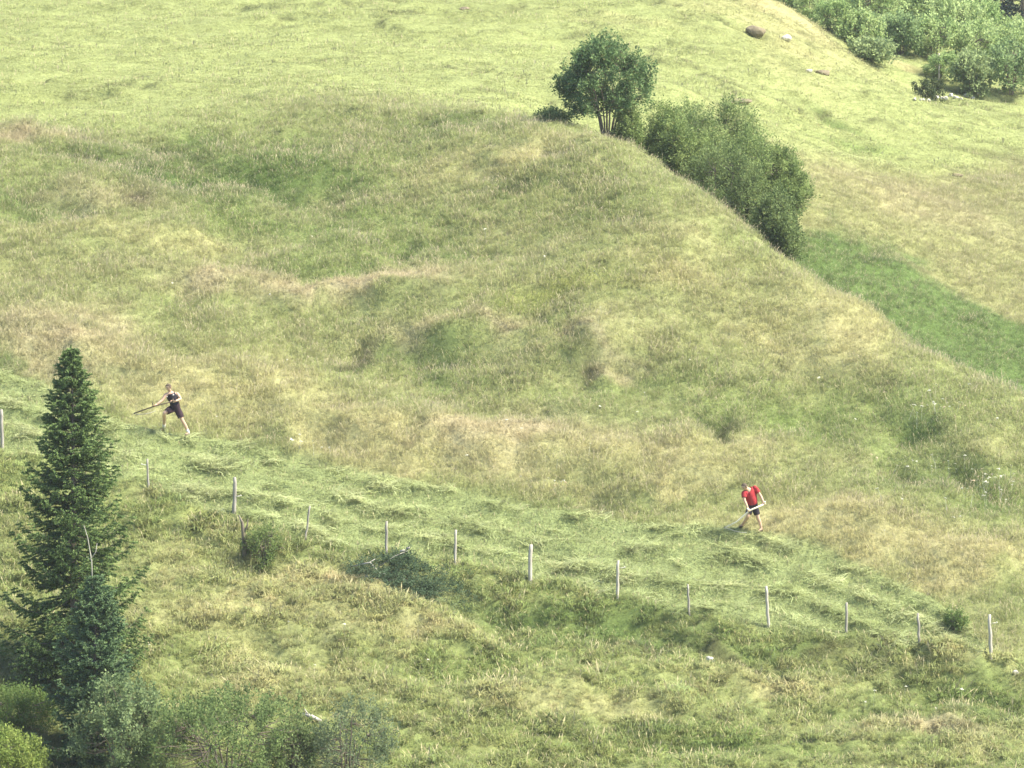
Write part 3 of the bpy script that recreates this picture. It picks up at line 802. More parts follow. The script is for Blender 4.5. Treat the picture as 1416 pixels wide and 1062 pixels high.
def spruce_meshes(seed, H, R, cols, whorl=.24, needle=.068, leader=.35, sweep=.22, low=.06, tw=15, nd=26, bare=0.0, pw=.95):
    r = np.random.default_rng(seed)
    tr = MB()
    zz = np.linspace(-.3, H, 14)
    TP = np.stack([np.cumsum(r.normal(0, .012, 14)), np.cumsum(r.normal(0, .012, 14)), zz], 1)
    tr.tube(TP, np.interp(zz, [-.3, H], [.012 * H + .02, .008]), 7)
    NB, ND, NL, ntip = [], [], [], []
    BR = MB()
    z = H * low
    while z < H * (1 - .015 - bare):
        f = z / H
        L0 = R * (1 - f) ** pw * (1.0 if f > .12 else .75 + 2 * f) * min(1, .40 + 5 * (1 - f)) + .04
        nb = int(r.integers(5, 8) if f < .85 else r.integers(4, 6))
        a0 = r.uniform(0, 6.28)
        for k in range(nb):
            a = a0 + k * 2 * math.pi / nb + r.normal(0, .18)
            Lb = L0 * r.choice([r.uniform(.55, .85), r.uniform(.85, 1.22)], p=[.4, .6])
            d = np.array((math.cos(a), math.sin(a), 0))
            rise = .48 * f ** 2 + .08 - .28 * (1 - f)            # young boughs rise, old ones sag
            t = np.linspace(0, 1, 7)
            zoff = Lb * (rise * t - .30 * (1 - f) * np.sin(t * math.pi * .9) + sweep * t ** 3)
            b0 = np.array((np.interp(z, zz, TP[:, 0]), np.interp(z, zz, TP[:, 1]), z + r.uniform(-.55, .55) * whorl))
            P = b0 + d * (Lb * t)[:, None] + np.array((0, 0, 1)) * zoff[:, None]
            BR.tube(P, np.linspace(.008 + .006 * Lb, .003, 7), 4, False)
            side = np.array((-d[1], d[0], 0))
            nt = max(4, int(tw * (.35 + .65 * Lb / R)))
            for q in range(nt):
                tq = .18 + .82 * (q + r.uniform(0, 1)) / nt
                pb = np.array([np.interp(tq, t, P[:, i]) for i in range(3)])
                sg = 1 if q % 2 else -1
                tl = (.16 + .34 * Lb * (1 - tq) ** .8 * .75) * r.uniform(.7, 1.2)
                td = unit(d * .75 + side * sg * r.uniform(.5, 1.0) + np.array((0, 0, r.uniform(-.28, .12) + .25 * f)))
                n_ = max(10, int(nd * 2.0 * tl / .3))
                s = r.uniform(0, 1, n_)
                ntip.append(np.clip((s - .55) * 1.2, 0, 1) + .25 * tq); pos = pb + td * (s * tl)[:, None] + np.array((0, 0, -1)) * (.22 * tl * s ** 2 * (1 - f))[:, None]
                dr = unit(td * .8 + r.normal(0, .62, (n_, 3)) + np.array((0, 0, .12)))
                NB.append(pos); ND.append(dr); NL.append(np.full(n_, needle) * r.uniform(.7, 1.25, n_))
            n_ = 14
            ntip.append(np.full(n_, .8)); NB.append(P[-1] - d * r.uniform(0, .12, n_)[:, None]); ND.append(unit(d + r.normal(0, .45, (n_, 3)))); NL.append(np.full(n_, needle))
        z += whorl * (.75 + .5 * r.random()) * (1.0 - .45 * f)
    n_ = 60
    NB.append(np.array((TP[-1, 0], TP[-1, 1], H)) - np.array((0, 0, 1)) * r.uniform(0, leader + bare * H, n_)[:, None] + np.array((0, 0, .02))); ND.append(unit(r.normal(0, .6, (n_, 3)) + np.array((0, 0, .8)))); NL.append(np.full(n_, needle))
    ntip.append(np.full(n_, .6))
    B, D, Ln = np.concatenate(NB), np.concatenate(ND), np.concatenate(NL)
    sd = unit(np.cross(D, r.normal(size=(len(B), 3))))
    wdt = .034 * needle / .055
    V = np.stack([B - sd * wdt * .5, B + sd * wdt * .5, B + D * Ln[:, None]], 1).reshape(-1, 3)
    Fq = np.arange(len(B) * 3).reshape(-1, 3)
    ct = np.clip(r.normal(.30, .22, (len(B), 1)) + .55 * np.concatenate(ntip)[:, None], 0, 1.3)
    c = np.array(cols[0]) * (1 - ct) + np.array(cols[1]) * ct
    return tr, BR, mesh_np('needles', V, Fq, np.repeat(c, 3, 0))


def spruce(label, u, v, d, top, R, seed, cols, **kw):
    x = (u - 708) / F * d * 1.006; p = np.array((x, d, float(ZT(x, d))))
    H = height_to(u, top, d, p)
    t = thing('spruce_tree', label, 'tree', p)
    tr, br, nd = spruce_meshes(seed, H, R, cols, **kw)
    k = obj('trunk', tr.mesh('trunk'), BARK, t)
    obj('branch', br.mesh('branch'), BARK, t)['kind'] = 'stuff'
    obj('crown', nd, NEEDLE, t)
    return t, p, H


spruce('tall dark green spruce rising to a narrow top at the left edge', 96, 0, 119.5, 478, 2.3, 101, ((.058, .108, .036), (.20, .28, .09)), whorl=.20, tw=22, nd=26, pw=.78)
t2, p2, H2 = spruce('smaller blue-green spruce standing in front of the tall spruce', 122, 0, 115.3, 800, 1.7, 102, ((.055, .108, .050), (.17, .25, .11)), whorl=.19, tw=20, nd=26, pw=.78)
# its dry leader, a bare forked shoot
m = MB(); zt = H2
m.tube([(0, 0, zt - .5), (-.02, 0, zt + .5), (-.12, 0, zt + 1.15), (-.22, 0, zt + 1.5)], [.02, .017, .011, .005], 5)
m.tube([(-.03, 0, zt + .55), (.10, 0, zt + .75), (.14, 0, zt + 1.0)], [.016, .012, .005], 5)
m.tube([(-.02, 0, zt + .5), (-.16, .02, zt + .62)], [.012, .005], 4)
obj('dry_leader', m.mesh('dry_leader'), GREYBARK, t2)
# dark conifers above the thicket, top right corner
for k, (lab, u, v, R) in enumerate([('dark conifer in the top right corner of the frame, above the alders', 1408, 34, 2.6), ('dark conifer left of the corner conifer, above the alders', 1366, 22, 2.4), ('dark conifer among the alder tops, third from the corner', 1222, -2, 1.8)]):
    d = cast(u, v, Z, 160, 320)[1]
    spruce(lab, u, 0, d, -190, R, 120 + k, ((.03, .055, .04), (.06, .09, .06)), whorl=.5, tw=9, nd=14, needle=.13)

# ------------------------------------------------------------------ stones
STONE = solid_mat('pale_stone', (.42, .39, .33), (.62, .59, .52), 7, .9, .5)
DSTONE = solid_mat('lichen_stone', (.12, .10, .065), (.26, .22, .14), 5, .95, .6)


def rock(name, label, u, v, size, mat, seed, group=None, flat=.6, sink=.25, cat='stone'):
    p = cast(u, v, Z)
    r = np.random.default_rng(seed)
    bm = bmesh.new(); bmesh.ops.create_icosphere(bm, subdivisions=3, radius=1)
    nv = unit(r.normal(size=(9, 3))); of = r.uniform(.55, .95, 9)
    for vt in bm.verts:
        q = np.array(vt.co)
        k = min(1.0, min((o / max(q @ n_, 1e-3) for n_, o in zip(nv, of))))
        q = q * k * (1 + .05 * float(vnoise(q[0] * 3 + seed, q[1] * 3 + q[2] * 2, seed)))
        vt.co = Vector((q[0] * size[0] / 2, q[1] * size[1] / 2, q[2] * size[2] / 2))
    me = bpy.data.meshes.new(name); bm.to_mesh(me); bm.free()
    o = obj(name, me, mat, None, (p[0], p[1], float(ZT(p[0], p[1])) + size[2] * (.5 - sink)))
    o.rotation_euler = (0, 0, r.uniform(0, 3))
    o.rotation_euler = (0, 0, 0)
    return tag(o, label, cat, group)


rock('boulder', 'brown lichen-covered boulder on the upper meadow near the thicket', 1044, 46, (1.0, .9, .6), DSTONE, 1, sink=.46, cat='boulder')
rock('boulder', 'pale rock just right of the brown boulder on the upper meadow', 1087, 56, (.48, .4, .34), STONE, 2, cat='boulder')
rock('stone', 'dark rock slab on the meadow between boulder and ridge bushes', 1136, 103, (.9, .6, .36), DSTONE, 3, sink=.4)
rock('stone', 'small pale stone lying against the dark slab on the meadow', 1119, 100, (.28, .25, .18), STONE, 4)
rock('stone', 'grey half-buried stone at the top edge of the upper meadow', 642, 13, (.5, .4, .2), DSTONE, 5, sink=.4)
rock('stone', 'pale flat stone in the brown earth bank below the fence', 980, 914, (.28, .2, .14), STONE, 6)
rock('stone', 'pale stone half hidden in grass at the lower right', 1404, 934, (.2, .18, .2), STONE, 7)
rock('stone', 'flat brown rock at the lip of the right-hand meadow', 1322, 243, (.6, .4, .18), DSTONE, 8, sink=.45)
rock('stone', 'low brown turf scar behind the pointed gully bush', 1018, 139, (1.3, .7, .3), DSTONE, 9, sink=.62)  # turf scar modelled as a flattened, sunken rock
WG = 'pale stones of the tumbled row beside the thicket'
sr = random.Random(3)
for k in range(16):
    u = 1266 + k * 6.2 + sr.uniform(-2, 2); v = 139 - k * .35 + sr.uniform(-2.5, 2.5)
    s = sr.uniform(.14, .30)
    rock('stone', 'small pale stone in the tumbled row beside the thicket', u, v, (s, s * .9, s * .8), STONE, 20 + k, WG)

# ------------------------------------------------------------------ fence posts
POST = solid_mat('weathered_wood', (.22, .20, .17), (.40, .37, .32), 5, .9, .5, (5, 5, .5))
POSTB = solid_mat('bleached_wood', (.33, .30, .25), (.52, .48, .41), 5, .9, .5, (5, 5, .5))
METAL = solid_mat('dull_insulator', (.55, .52, .42), (.7, .68, .6), 10, .6, 0)
PG = 'weathered fence posts below the mown strip'
posts = [  # u, base v, height px, width px, lean px, pale, label
    (3, 619, 52, 8, 0, 0, 'weathered post cut by the left frame edge, left of the tall spruce'),
    (205, 677, 42, 5, -1, 0, 'thin grey post between the tall spruce and the thick grey post'),
    (324, 709, 48, 8.5, 1, 0, 'thick grey post above the small shrub with the stump'),
    (422, 746, 46, 4.5, 7, 0, 'thin leaning post right of the small shrub with the stump'),
    (534, 769, 48, 6, 1, 0, 'grey post directly above the dark brush heap'),
    (629, 783, 49, 6, 1, 1, 'slim pale post just right of the brush heap'),
    (733, 806, 52, 9, 1, 1, 'thickest bleached post midway along the fence line'),
    (854, 828, 53, 6.5, 0, 1, 'straight pale post right of the thickest bleached post'),
    (953, 850, 42, 5, -2, 0, 'short thin post below and left of the red-shirted mower'),
    (1063, 868, 57, 7, -4, 1, 'tall pale post directly below the red-shirted mower, leaning left'),
    (1170, 876, 42, 6, 0, 0, 'faint grey post sunk in grass right of the mower in red'),
    (1271, 891, 42, 6, -2, 0, 'brownish post just left of the small spiky shrub'),
    (1370, 911, 60, 8, -3, 1, 'last pale post at the right, beyond the small spiky shrub')]
for k, (u, v, h, w, lean, pale, lab) in enumerate(posts):
    r = np.random.default_rng(200 + k)
    p = cast(u, v, Z); mpp = p[1] / F
    t = thing('fence_post', lab, 'fence post', (p[0], p[1], float(ZT(p[0], p[1]))), PG, r.uniform(0, 3) * 0)
    m = MB()
    hh = h * mpp * 1.03; zz = np.linspace(-.35, hh, 9)
    P = np.stack([lean * mpp * zz / hh + r.normal(0, .008, 9), r.normal(0, .008, 9), zz], 1)
    R = w * .64 * mpp / 2 * np.interp(zz, [-.35, 0, hh * .93, hh], [1.1, 1.05, .95, .80]) * (1 + r.normal(0, .05, 9))
    m.tube(P, R, 7)
    me = m.mesh('stake', None, False)
    o = obj('stake', me, POSTB if pale else POST, t)
    if k in (1, 2, 7, 12):
        b = MB(); zb = hh * (.45 if k == 2 else .8); x0 = P[-1, 0] * zb / hh; sg = -1 if k == 1 else 1
        b.tube([(x0 + sg * R[4] * .8, -.02, zb), (x0 + sg * (R[4] + .13), -.03, zb + .02)], [.014, .012], 5)
        b.ball((x0 + sg * (R[4] + .14), -.03, zb + .03), .024, 6, 4)
        obj('insulator', b.mesh('insulator'), METAL, t)
# dead stump with its stub beside the small shrub
p = cast(338, 772, Z); t = thing('dead_stump', 'dark broken dead stem standing at the left of the small shrub', 'stump', (p[0], p[1], float(ZT(p[0], p[1]))))
m = MB(); m.tube([(0, 0, -.2), (.01, 0, .4), (-.03, 0, .8), (-.06, 0, 1.1), (-.16, 0, 1.32)], [.075, .065, .06, .045, .012], 7)
obj('trunk', m.mesh('trunk'), BARK, t)
m = MB(); m.tube([(-.02, 0, .75), (.10, -.02, 1.0), (.12, -.02, 1.2)], [.04, .03, .01], 6); m.tube([(0, 0, .5), (-.14, -.02, .62)], [.025, .01], 5)
obj('branch', m.mesh('branch'), BARK, t)
# thin pole by the thicket
p = cast(1298, 114, Z); m = MB(); hp = 40 * p[1] / F; m.tube([(0, 0, -.3), (0.01, 0, hp * .5), (0, 0, hp)], [.05, .045, .035], 6)
tag(obj('wooden_pole', m.mesh('wooden_pole'), POSTB, None, (p[0], p[1], float(ZT(p[0], p[1])))), 'thin bare pole standing in front of the alder thicket', 'pole')

# brush heap: dark juniper-like brush with bleached dead boughs lying over it
p = HEAP
t = thing('brush_heap', 'dark green brush heap with bleached dead boughs lying below the fence', 'brush heap', (p[0], p[1], float(ZT(p[0], p[1]))))
r = np.random.default_rng(77)
B, D = [], []
for k in range(330):
    x = r.normal(.1, .85); y = r.normal(0, .45); x = np.clip(x, -1.7, 1.9)
    y -= .12 * x
    zc = float(ZT(p[0] + x, p[1] + y)) - p[2] + max(0, .46 - .12 * x * x - .5 * y * y) * r.uniform(.3, 1.1) + .04
    dx = unit(np.array((r.normal(0.3, .8), r.normal(0, .6), r.normal(.05, .25))))
    n_ = 52; s = r.uniform(-.3, .3, n_)
    B.append(np.array((x, y, zc)) + dx * s[:, None] + r.normal(0, .035, (n_, 3))); D.append(unit(dx * .8 + r.normal(0, .6, (n_, 3))))
B, D = np.concatenate(B), np.concatenate(D)
V, Fq = leaf_quads(B, D, r.uniform(.05, .10, len(B)), r.uniform(.015, .028, len(B)), r)
ct = r.uniform(0, 1, (len(B), 1)); c = np.array((.04, .07, .035)) * (1 - ct) + np.array((.10, .15, .075)) * ct
obj('foliage', mesh_np('foliage', V, Fq, np.repeat(c, 4, 0)), NEEDLE, t)
for k, (pl, rad) in enumerate([([(-1.35, .1, .32), (-1.05, 0, .42), (-.75, -.1, .28), (-.2, -.15, .30), (.15, -.2, .22)], .032), ([(-1.6, .15, .25), (-1.1, .05, .36), (-.9, .05, .5)], .022), ([(-.5, -.25, .22), (-.05, -.3, .26), (.3, -.3, .14)], .022),
                               ([(-1.2, -.2, .12), (-.9, -.25, .15), (-.7, -.2, .1)], .03), ([(-.15, .35, .42), (0, .3, .52)], .045), ([(.05, .4, .5), (.14, .36, .62)], .05), ([(.3, -.2, .25), (.8, -.25, .1), (1.2, -.3, 0)], .016), ([(-.8, .1, .25), (-.3, .2, .45), (.1, .35, .5)], .016)]):
    m = MB(); q = np.array(pl); q[:, 2] += np.array([float(ZT(p[0] + a, p[1] + b)) - p[2] for a, b in q[:, :2]])
    m.tube(q, np.linspace(rad, rad * .5, len(q)), 6)
    obj('dead_bough', m.mesh('dead_bough'), GREYBARK, t)
p = cast(432, 1000, Z); m = MB(); m.tube([(-.28, 0, .2), (0, 0, .1), (.25, -.03, -.02)], [.05, .06, .045], 7); m.tube([(-.1, 0, .15), (-.22, -.05, .34)], [.03, .012], 5)
tag(obj('dead_branch', m.mesh('dead_branch'), GREYBARK, None, (p[0], p[1], float(ZT(p[0], p[1])) + .05)), 'short bleached piece of dead branch lying above the bottom shrubs', 'branch')

# ------------------------------------------------------------------ wildflowers: white umbels standing in the meadow
FL = leaf_mat('white_petals', None, inst=True, var=0, transl=.2)


def umbel(rs_):
    V, Fc, H = [], [], []
    for b in range(12):
        a = rs_.uniform(0, 6.28); q = rs_.uniform(0, .05); c = np.array((q * math.cos(a), q * math.sin(a), .45 + rs_.uniform(-.01, .02) - q * .2)); s = .016
        k = len(V); V += [c + (-s, -s, 0), c + (s, -s, .004), c + (s, s, 0), c + (-s, s, .006)]; Fc += [(k, k + 1, k + 2), (k, k + 2, k + 3)]
    k = len(V); V += [np.array((-.004, 0, -.02)), np.array((.004, 0, -.02)), np.array((.003, 0, .45)), np.array((-.003, 0, .45))]; Fc += [(k, k + 1, k + 2), (k, k + 2, k + 3)]
    return mesh_np('umbel', np.array(V), np.array(Fc))


P_umb = proto_collection('umbel', [umbel(rs) for _ in range(4)], FL)
fx, fy = [], []
for u, v, ru, rv, n_ in [(1290, 580, 60, 25, 30), (1370, 690, 45, 22, 40), (1280, 655, 60, 15, 20), (760, 600, 120, 60, 8), (950, 450, 300, 160, 14), (400, 420, 300, 160, 10), (1300, 720, 100, 50, 14), (760, 685, 25, 6, 8), (420, 630, 60, 8, 6), (500, 900, 250, 60, 6), (1250, 990, 150, 40, 6), (250, 570, 160, 30, 4)]:
    for k in range(n_):
        p = cast(rr.gauss(u, ru * .5), rr.gauss(v, rv * .5), Z); fx.append(p[0]); fy.append(p[1])
fx, fy = np.array(fx), np.array(fy); N_ = len(fx)
scatter('wildflowers', np.stack([fx, fy, ZT(fx, fy)], 1), np.stack([RNG.normal(0, .2, N_), RNG.normal(0, .2, N_), RNG.uniform(0, 6, N_)], 1), RNG.uniform(.6, 1.2, N_), np.where(RNG.random((N_, 1)) < .8, np.array([[.62, .62, .5]]), np.array([[.55, .45, .3]])), RNG.integers(0, 4, N_), P_umb)
#PEOPLE
# ------------------------------------------------------------------ the two mowers
SKIN = solid_mat('skin', (.50, .32, .22), (.58, .38, .27), 20, .55, 0, spec=.35)
HAIRM = solid_mat('hair', (.06, .045, .03), (.13, .10, .07), 60, .7, .2)
REDCL = solid_mat('red_cotton', (.30, .028, .034), (.38, .045, .05), 14, .9, .2)
BLACKCL = solid_mat('dark_cloth', (.018, .016, .022), (.035, .03, .038), 14, .85, .2)
PLUMCL = solid_mat('plum_cloth', (.028, .016, .022), (.05, .03, .038), 14, .85, .2)
WHITECL = solid_mat('pale_print', (.55, .50, .50), (.7, .66, .64), 14, .85, 0)
SHOEM = solid_mat('shoe_leather', (.06, .05, .03), (.12, .10, .06), 14, .7, .2)
SOCKM = solid_mat('pale_sock', (.55, .53, .47), (.68, .66, .6), 14, .9, .1)
EYEM = solid_mat('dark_eye', (.02, .02, .02), (.03, .03, .03), 5, .3, 0)
ASH = solid_mat('ash_wood', (.70, .63, .47), (.80, .74, .57), 5, .6, .2, (1, 1, 1))
DWOOD = solid_mat('dark_wood', (.10, .075, .05), (.17, .13, .09), 5, .6, .2, (1, 1, 1))
STEEL = solid_mat('old_steel', (.20, .20, .19), (.32, .32, .30), 8, .45, .1, spec=.5)


def skin_mesh(name, J, E, root, levels=2):
    """one continuous surface grown round joints J[name] = (position, radius or (rx, ry))"""
    names = list(J)
    me = bpy.data.meshes.new('tmp')
    me.from_pydata([tuple(J[k][0]) for k in names], [(names.index(a), names.index(b)) for a, b in E], [])
    o = bpy.data.objects.new('tmp', me); COL.objects.link(o)
    md = o.modifiers.new('skin', 'SKIN'); md.use_smooth_shade = True; md.branch_smoothing = .6
    if not me.skin_vertices: pass
    sv = me.skin_vertices[0].data if me.skin_vertices else None
    for i, k in enumerate(names):
        rd = J[k][1]; rd = rd if isinstance(rd, tuple) else (rd, rd)
        sv[i].radius = rd; sv[i].use_root = (k == root)
    ss = o.modifiers.new('sub', 'SUBSURF'); ss.levels = levels; ss.render_levels = levels
    dg = bpy.context.evaluated_depsgraph_get()
    m = bpy.data.meshes.new_from_object(o.evaluated_get(dg)); m.name = name
    bpy.data.objects.remove(o)
    return m


def fixn(me):
    bm = bmesh.new(); bm.from_mesh(me)
    bmesh.ops.holes_fill(bm, edges=[e for e in bm.edges if e.is_boundary], sides=0)
    bmesh.ops.triangulate(bm, faces=[f for f in bm.faces if len(f.verts) > 4])
    bmesh.ops.recalc_face_normals(bm, faces=bm.faces); bm.to_mesh(me); bm.free()


def join_mb(me, mb):
    bm = bmesh.new(); bm.from_mesh(me)
    t = mb.mesh('t'); bm.from_mesh(t)
    for f in bm.faces: f.smooth = True
    bm.to_mesh(me); bm.free(); bpy.data.meshes.remove(t)


def mower(label, root_uv, D0, J, feet, toe, look, grips, shirt, shorts, sleeves, socks):
    rp = cast(*root_uv, Z); root = np.array((rp[0], rp[1], float(ZT(rp[0], rp[1]))))
    t = thing('person', label, 'person', root)
    W_ = {k: at_depth(u, v, D0 + dy) - root for k, (u, v, dy) in J.items()}
    for s in 'LR':
        f = cast(*feet[s], Z); g = np.array((f[0], f[1], float(ZT(f[0], f[1])))) - root
        W_['ankle' + s] = g + np.array((0, 0, .085)); W_['heel' + s] = g + np.array((-toe[0] * .05, -toe[1] * .05, .045)); W_['toe' + s] = g + np.array((toe[0] * .16, toe[1] * .16, .035))
        mid = W_['knee' + s] * .62 + W_['ankle' + s] * .38; W_['calf' + s] = mid + np.array((-toe[0] * .02, -toe[1] * .02, 0))
        W_['thigh' + s] = W_['hip' + s] * .5 + W_['knee' + s] * .5
        W_['uarm' + s] = W_['sho' + s] * .5 + W_['elb' + s] * .5
        W_['farm' + s] = W_['elb' + s] * .6 + W_['wri' + s] * .4
    look = np.array(look, float); look /= np.linalg.norm(look)
    upv = unit(W_['head'] - W_['neck'])
    W_['crown'] = W_['head'] + upv * .075; W_['jaw'] = W_['head'] - upv * .055 + look * .035
    R_ = dict(pelvis=(.155, .125), spine=(.15, .115), chest=(.185, .13), neck=.06, jaw=.07, head=.10, crown=.076)
    for s in 'LR':
        R_.update({'sho' + s: .062, 'uarm' + s: .052, 'elb' + s: .042, 'farm' + s: .043, 'wri' + s: .028, 'hip' + s: .095, 'thigh' + s: .082, 'knee' + s: .058, 'calf' + s: .058, 'ankle' + s: .038, 'heel' + s: .036, 'toe' + s: .03})
    E = [('pelvis', 'spine'), ('spine', 'chest'), ('chest', 'neck'), ('neck', 'jaw'), ('jaw', 'head'), ('head', 'crown')]
    for s in 'LR':
        E += [('chest', 'sho' + s), ('sho' + s, 'uarm' + s), ('uarm' + s, 'elb' + s), ('elb' + s, 'farm' + s), ('farm' + s, 'wri' + s), ('pelvis', 'hip' + s), ('hip' + s, 'thigh' + s), ('thigh' + s, 'knee' + s), ('knee' + s, 'calf' + s), ('calf' + s, 'ankle' + s), ('ankle' + s, 'heel' + s), ('ankle' + s, 'toe' + s)]
    body = skin_mesh('body', {k: (W_[k], R_[k]) for k in R_}, E, 'pelvis', 3)
    fixn(body)
    mb = MB()
    # nose, ears, hands with five fingers closed round the shaft
    side = unit(np.cross(look, upv))
    hc = W_['head'] - upv * .02
    mb.ball(hc + look * .098 - upv * .015, (.016, .016, .022), 6, 4)
    for q in (-1, 1): mb.ball(hc + side * q * .088, (.02, .02, .03), 6, 4)
    for s in 'LR':
        w = W_['wri' + s]; g, ax = grips[s]
        g = at_depth(g[0], g[1], D0 + g[2]) - root; ax = unit(np.array(ax, float))
        d = unit(g - w); pal = w + d * .055
        mb.tube([w - d * .02, w + d * .02, w + d * .055, w + d * .085], [.027, .033, .038, .030], 7)
        nrm = unit(np.cross(ax, d))
        for k, ln in enumerate((.9, 1.0, .95, .78)):
            b = w + d * .075 + ax * (k - 1.5) * .021
            mb.tube([b, b + d * .032 * ln + nrm * .010, b + d * .045 * ln + nrm * .036, b + d * .02 * ln + nrm * .052], [.0105, .010, .009, .007], 5)
        b = w + d * .03 + ax * .034
        mb.tube([b, b + ax * .022 + d * .02 + nrm * .012, b + ax * .02 + d * .045 + nrm * .034], [.012, .011, .008], 5)
    # clothes and hair follow the body: its own skin over those limbs, set off outwards
    def wear(name, mat, test, off):
        bm = bmesh.new(); bm.from_mesh(body); bm.normal_update()
        keep = {v for v in bm.verts if test(np.array(v.co))}
        bmesh.ops.delete(bm, geom=[f for f in bm.faces if not all(v in keep for v in f.verts)], context='FACES')
        left, best = set(bm.verts), []
        while left:                                     # keep the one connected piece
            st, comp = [left.pop()], []
            while st:
                v = st.pop(); comp.append(v)
                for e in v.link_edges:
                    w2 = e.other_vert(v)
                    if w2 in left: left.remove(w2); st.append(w2)
            if len(comp) > len(best): best = comp
        ks = set(best); bmesh.ops.delete(bm, geom=[v for v in bm.verts if v not in ks], context='VERTS')
        nr = [(v, v.normal.copy()) for v in bm.verts]
        for v, n_ in nr: v.co += n_ * off
        me = bpy.data.meshes.new(name); bm.to_mesh(me); bm.free()
        me.polygons.foreach_set('use_smooth', np.ones(len(me.polygons), bool))
        o = obj(name, me, mat, t)
        sf = o.modifiers.new('cloth', 'SOLIDIFY'); sf.thickness = .012; sf.offset = -1
        return o

    def seg(p, a, b):
        a, b = W_[a], W_[b]; d = b - a; k = np.clip((p - a) @ d / (d @ d), 0, 1)
        return np.linalg.norm(p - a - d * k), k
    BONES = {(a, b): .5 * (np.mean(R_[a]) + np.mean(R_[b])) for a, b in E}

    def bone(p):
        best = min(BONES, key=lambda e: seg(p, *e)[0] / BONES[e])
        return best, seg(p, *best)[1]

    def in_shirt(p):
        (a, b), k = bone(p)
        if (a, b) == ('pelvis', 'spine'): return k > .35
        if (a, b) == ('spine', 'chest'): return True
        if (a, b) == ('chest', 'neck'): return k < .62 or np.linalg.norm(p - W_['neck']) > .115
        if b.startswith('sho'): return k < (.72 if not sleeves else 2)
        if b.startswith('uarm'): return sleeves
        if b.startswith('elb'): return sleeves and k < .25
        return False

    def in_shorts(p):
        (a, b), k = bone(p)
        if (a, b) == ('pelvis', 'spine'): return k < .75
        if b.startswith('hip') or b.startswith('thigh'): return True
        if b.startswith('knee'): return k < .45
        return False

    def in_hair(p):
        q = p - W_['head']
        return np.linalg.norm(q) < .19 and (q @ upv) > -.05 and (q @ look) < .035 + .55 * max(0, q @ upv - .03)
    wear('hair', HAIRM, in_hair, .016)
    sh = wear('shirt', shirt, in_shirt, .034 if sleeves else .02)
    wear('shorts', shorts, in_shorts, .030)
    join_mb(body, mb)
    obj('body', body, SKIN, t)
    for q in (-1, 1):
        m = MB(); m.ball(hc + look * .088 + side * q * .034 + upv * .022, .012, 6, 4); obj('eye', m.mesh('eye'), EYEM, t)
    for s in 'LR':
        B_ = {'heel': (W_['heel' + s], .046), 'top': (W_['ankle' + s] - np.array((0, 0, .015)), .048), 'mid': (W_['heel' + s] * .45 + W_['toe' + s] * .55 + np.array((0, 0, .01)), .046), 'toe': (W_['toe' + s], .038)}
        obj('shoe', skin_mesh('shoe', B_, [('heel', 'top'), ('heel', 'mid'), ('mid', 'toe')], 'heel', 1), SHOEM, t)
        if socks:
            m = MB(); a, c = W_['ankle' + s], W_['calf' + s]
            m.tube([a - np.array((0, 0, .02)), a + (c - a) * .25, a + (c - a) * .5], [.047, .047, .052], 9); obj('sock', m.mesh('sock'), SOCKM, t)
    return t, W_, root, sh


# left: black sleeveless top, long stride up the slope
JL = dict(pelvis=(242, 562.5, 0), spine=(240.5, 555.5, -.03), chest=(237.3, 547.5, -.08), neck=(235.6, 541, -.12), head=(233, 534.6, -.17),
          shoR=(229.8, 544.6, -.11), elbR=(224.3, 553.8, -.20), wriR=(216.3, 559.4, -.30), shoL=(244.3, 543.2, -.04), elbL=(250.2, 551.6, -.12), wriL=(242.0, 554.9, -.28),
          hipR=(238.8, 565, -.02), kneeR=(226.6, 571.5, -.22), hipL=(245.2, 565.5, .0), kneeL=(252.6, 582, -.04))
tl, WL, rl, shl = mower('person in a black sleeveless top and dark shorts striding with a scythe at the left', (243, 601), 132.9, JL, dict(R=(226.5, 597.5), L=(261, 604)), (-.75, -.66), (-.55, -.7, -.45),
                        dict(R=((213.4, 561.4, -.33), (-.95, -.05, -.3)), L=((238.6, 555.4, -.32), (-.95, -.05, -.3))), BLACKCL, PLUMCL, False, True)
for a, b in (((239.6, 545.8), .026), ((230.9, 548.6), .018)):       # pale print on the chest
    q = at_depth(a[0], a[1], 132.9 - .235) - rl; m = MB(); m.ball(q, (b, .012, b * 1.2), 8, 5); obj('print', m.mesh('print'), WHITECL, tl)


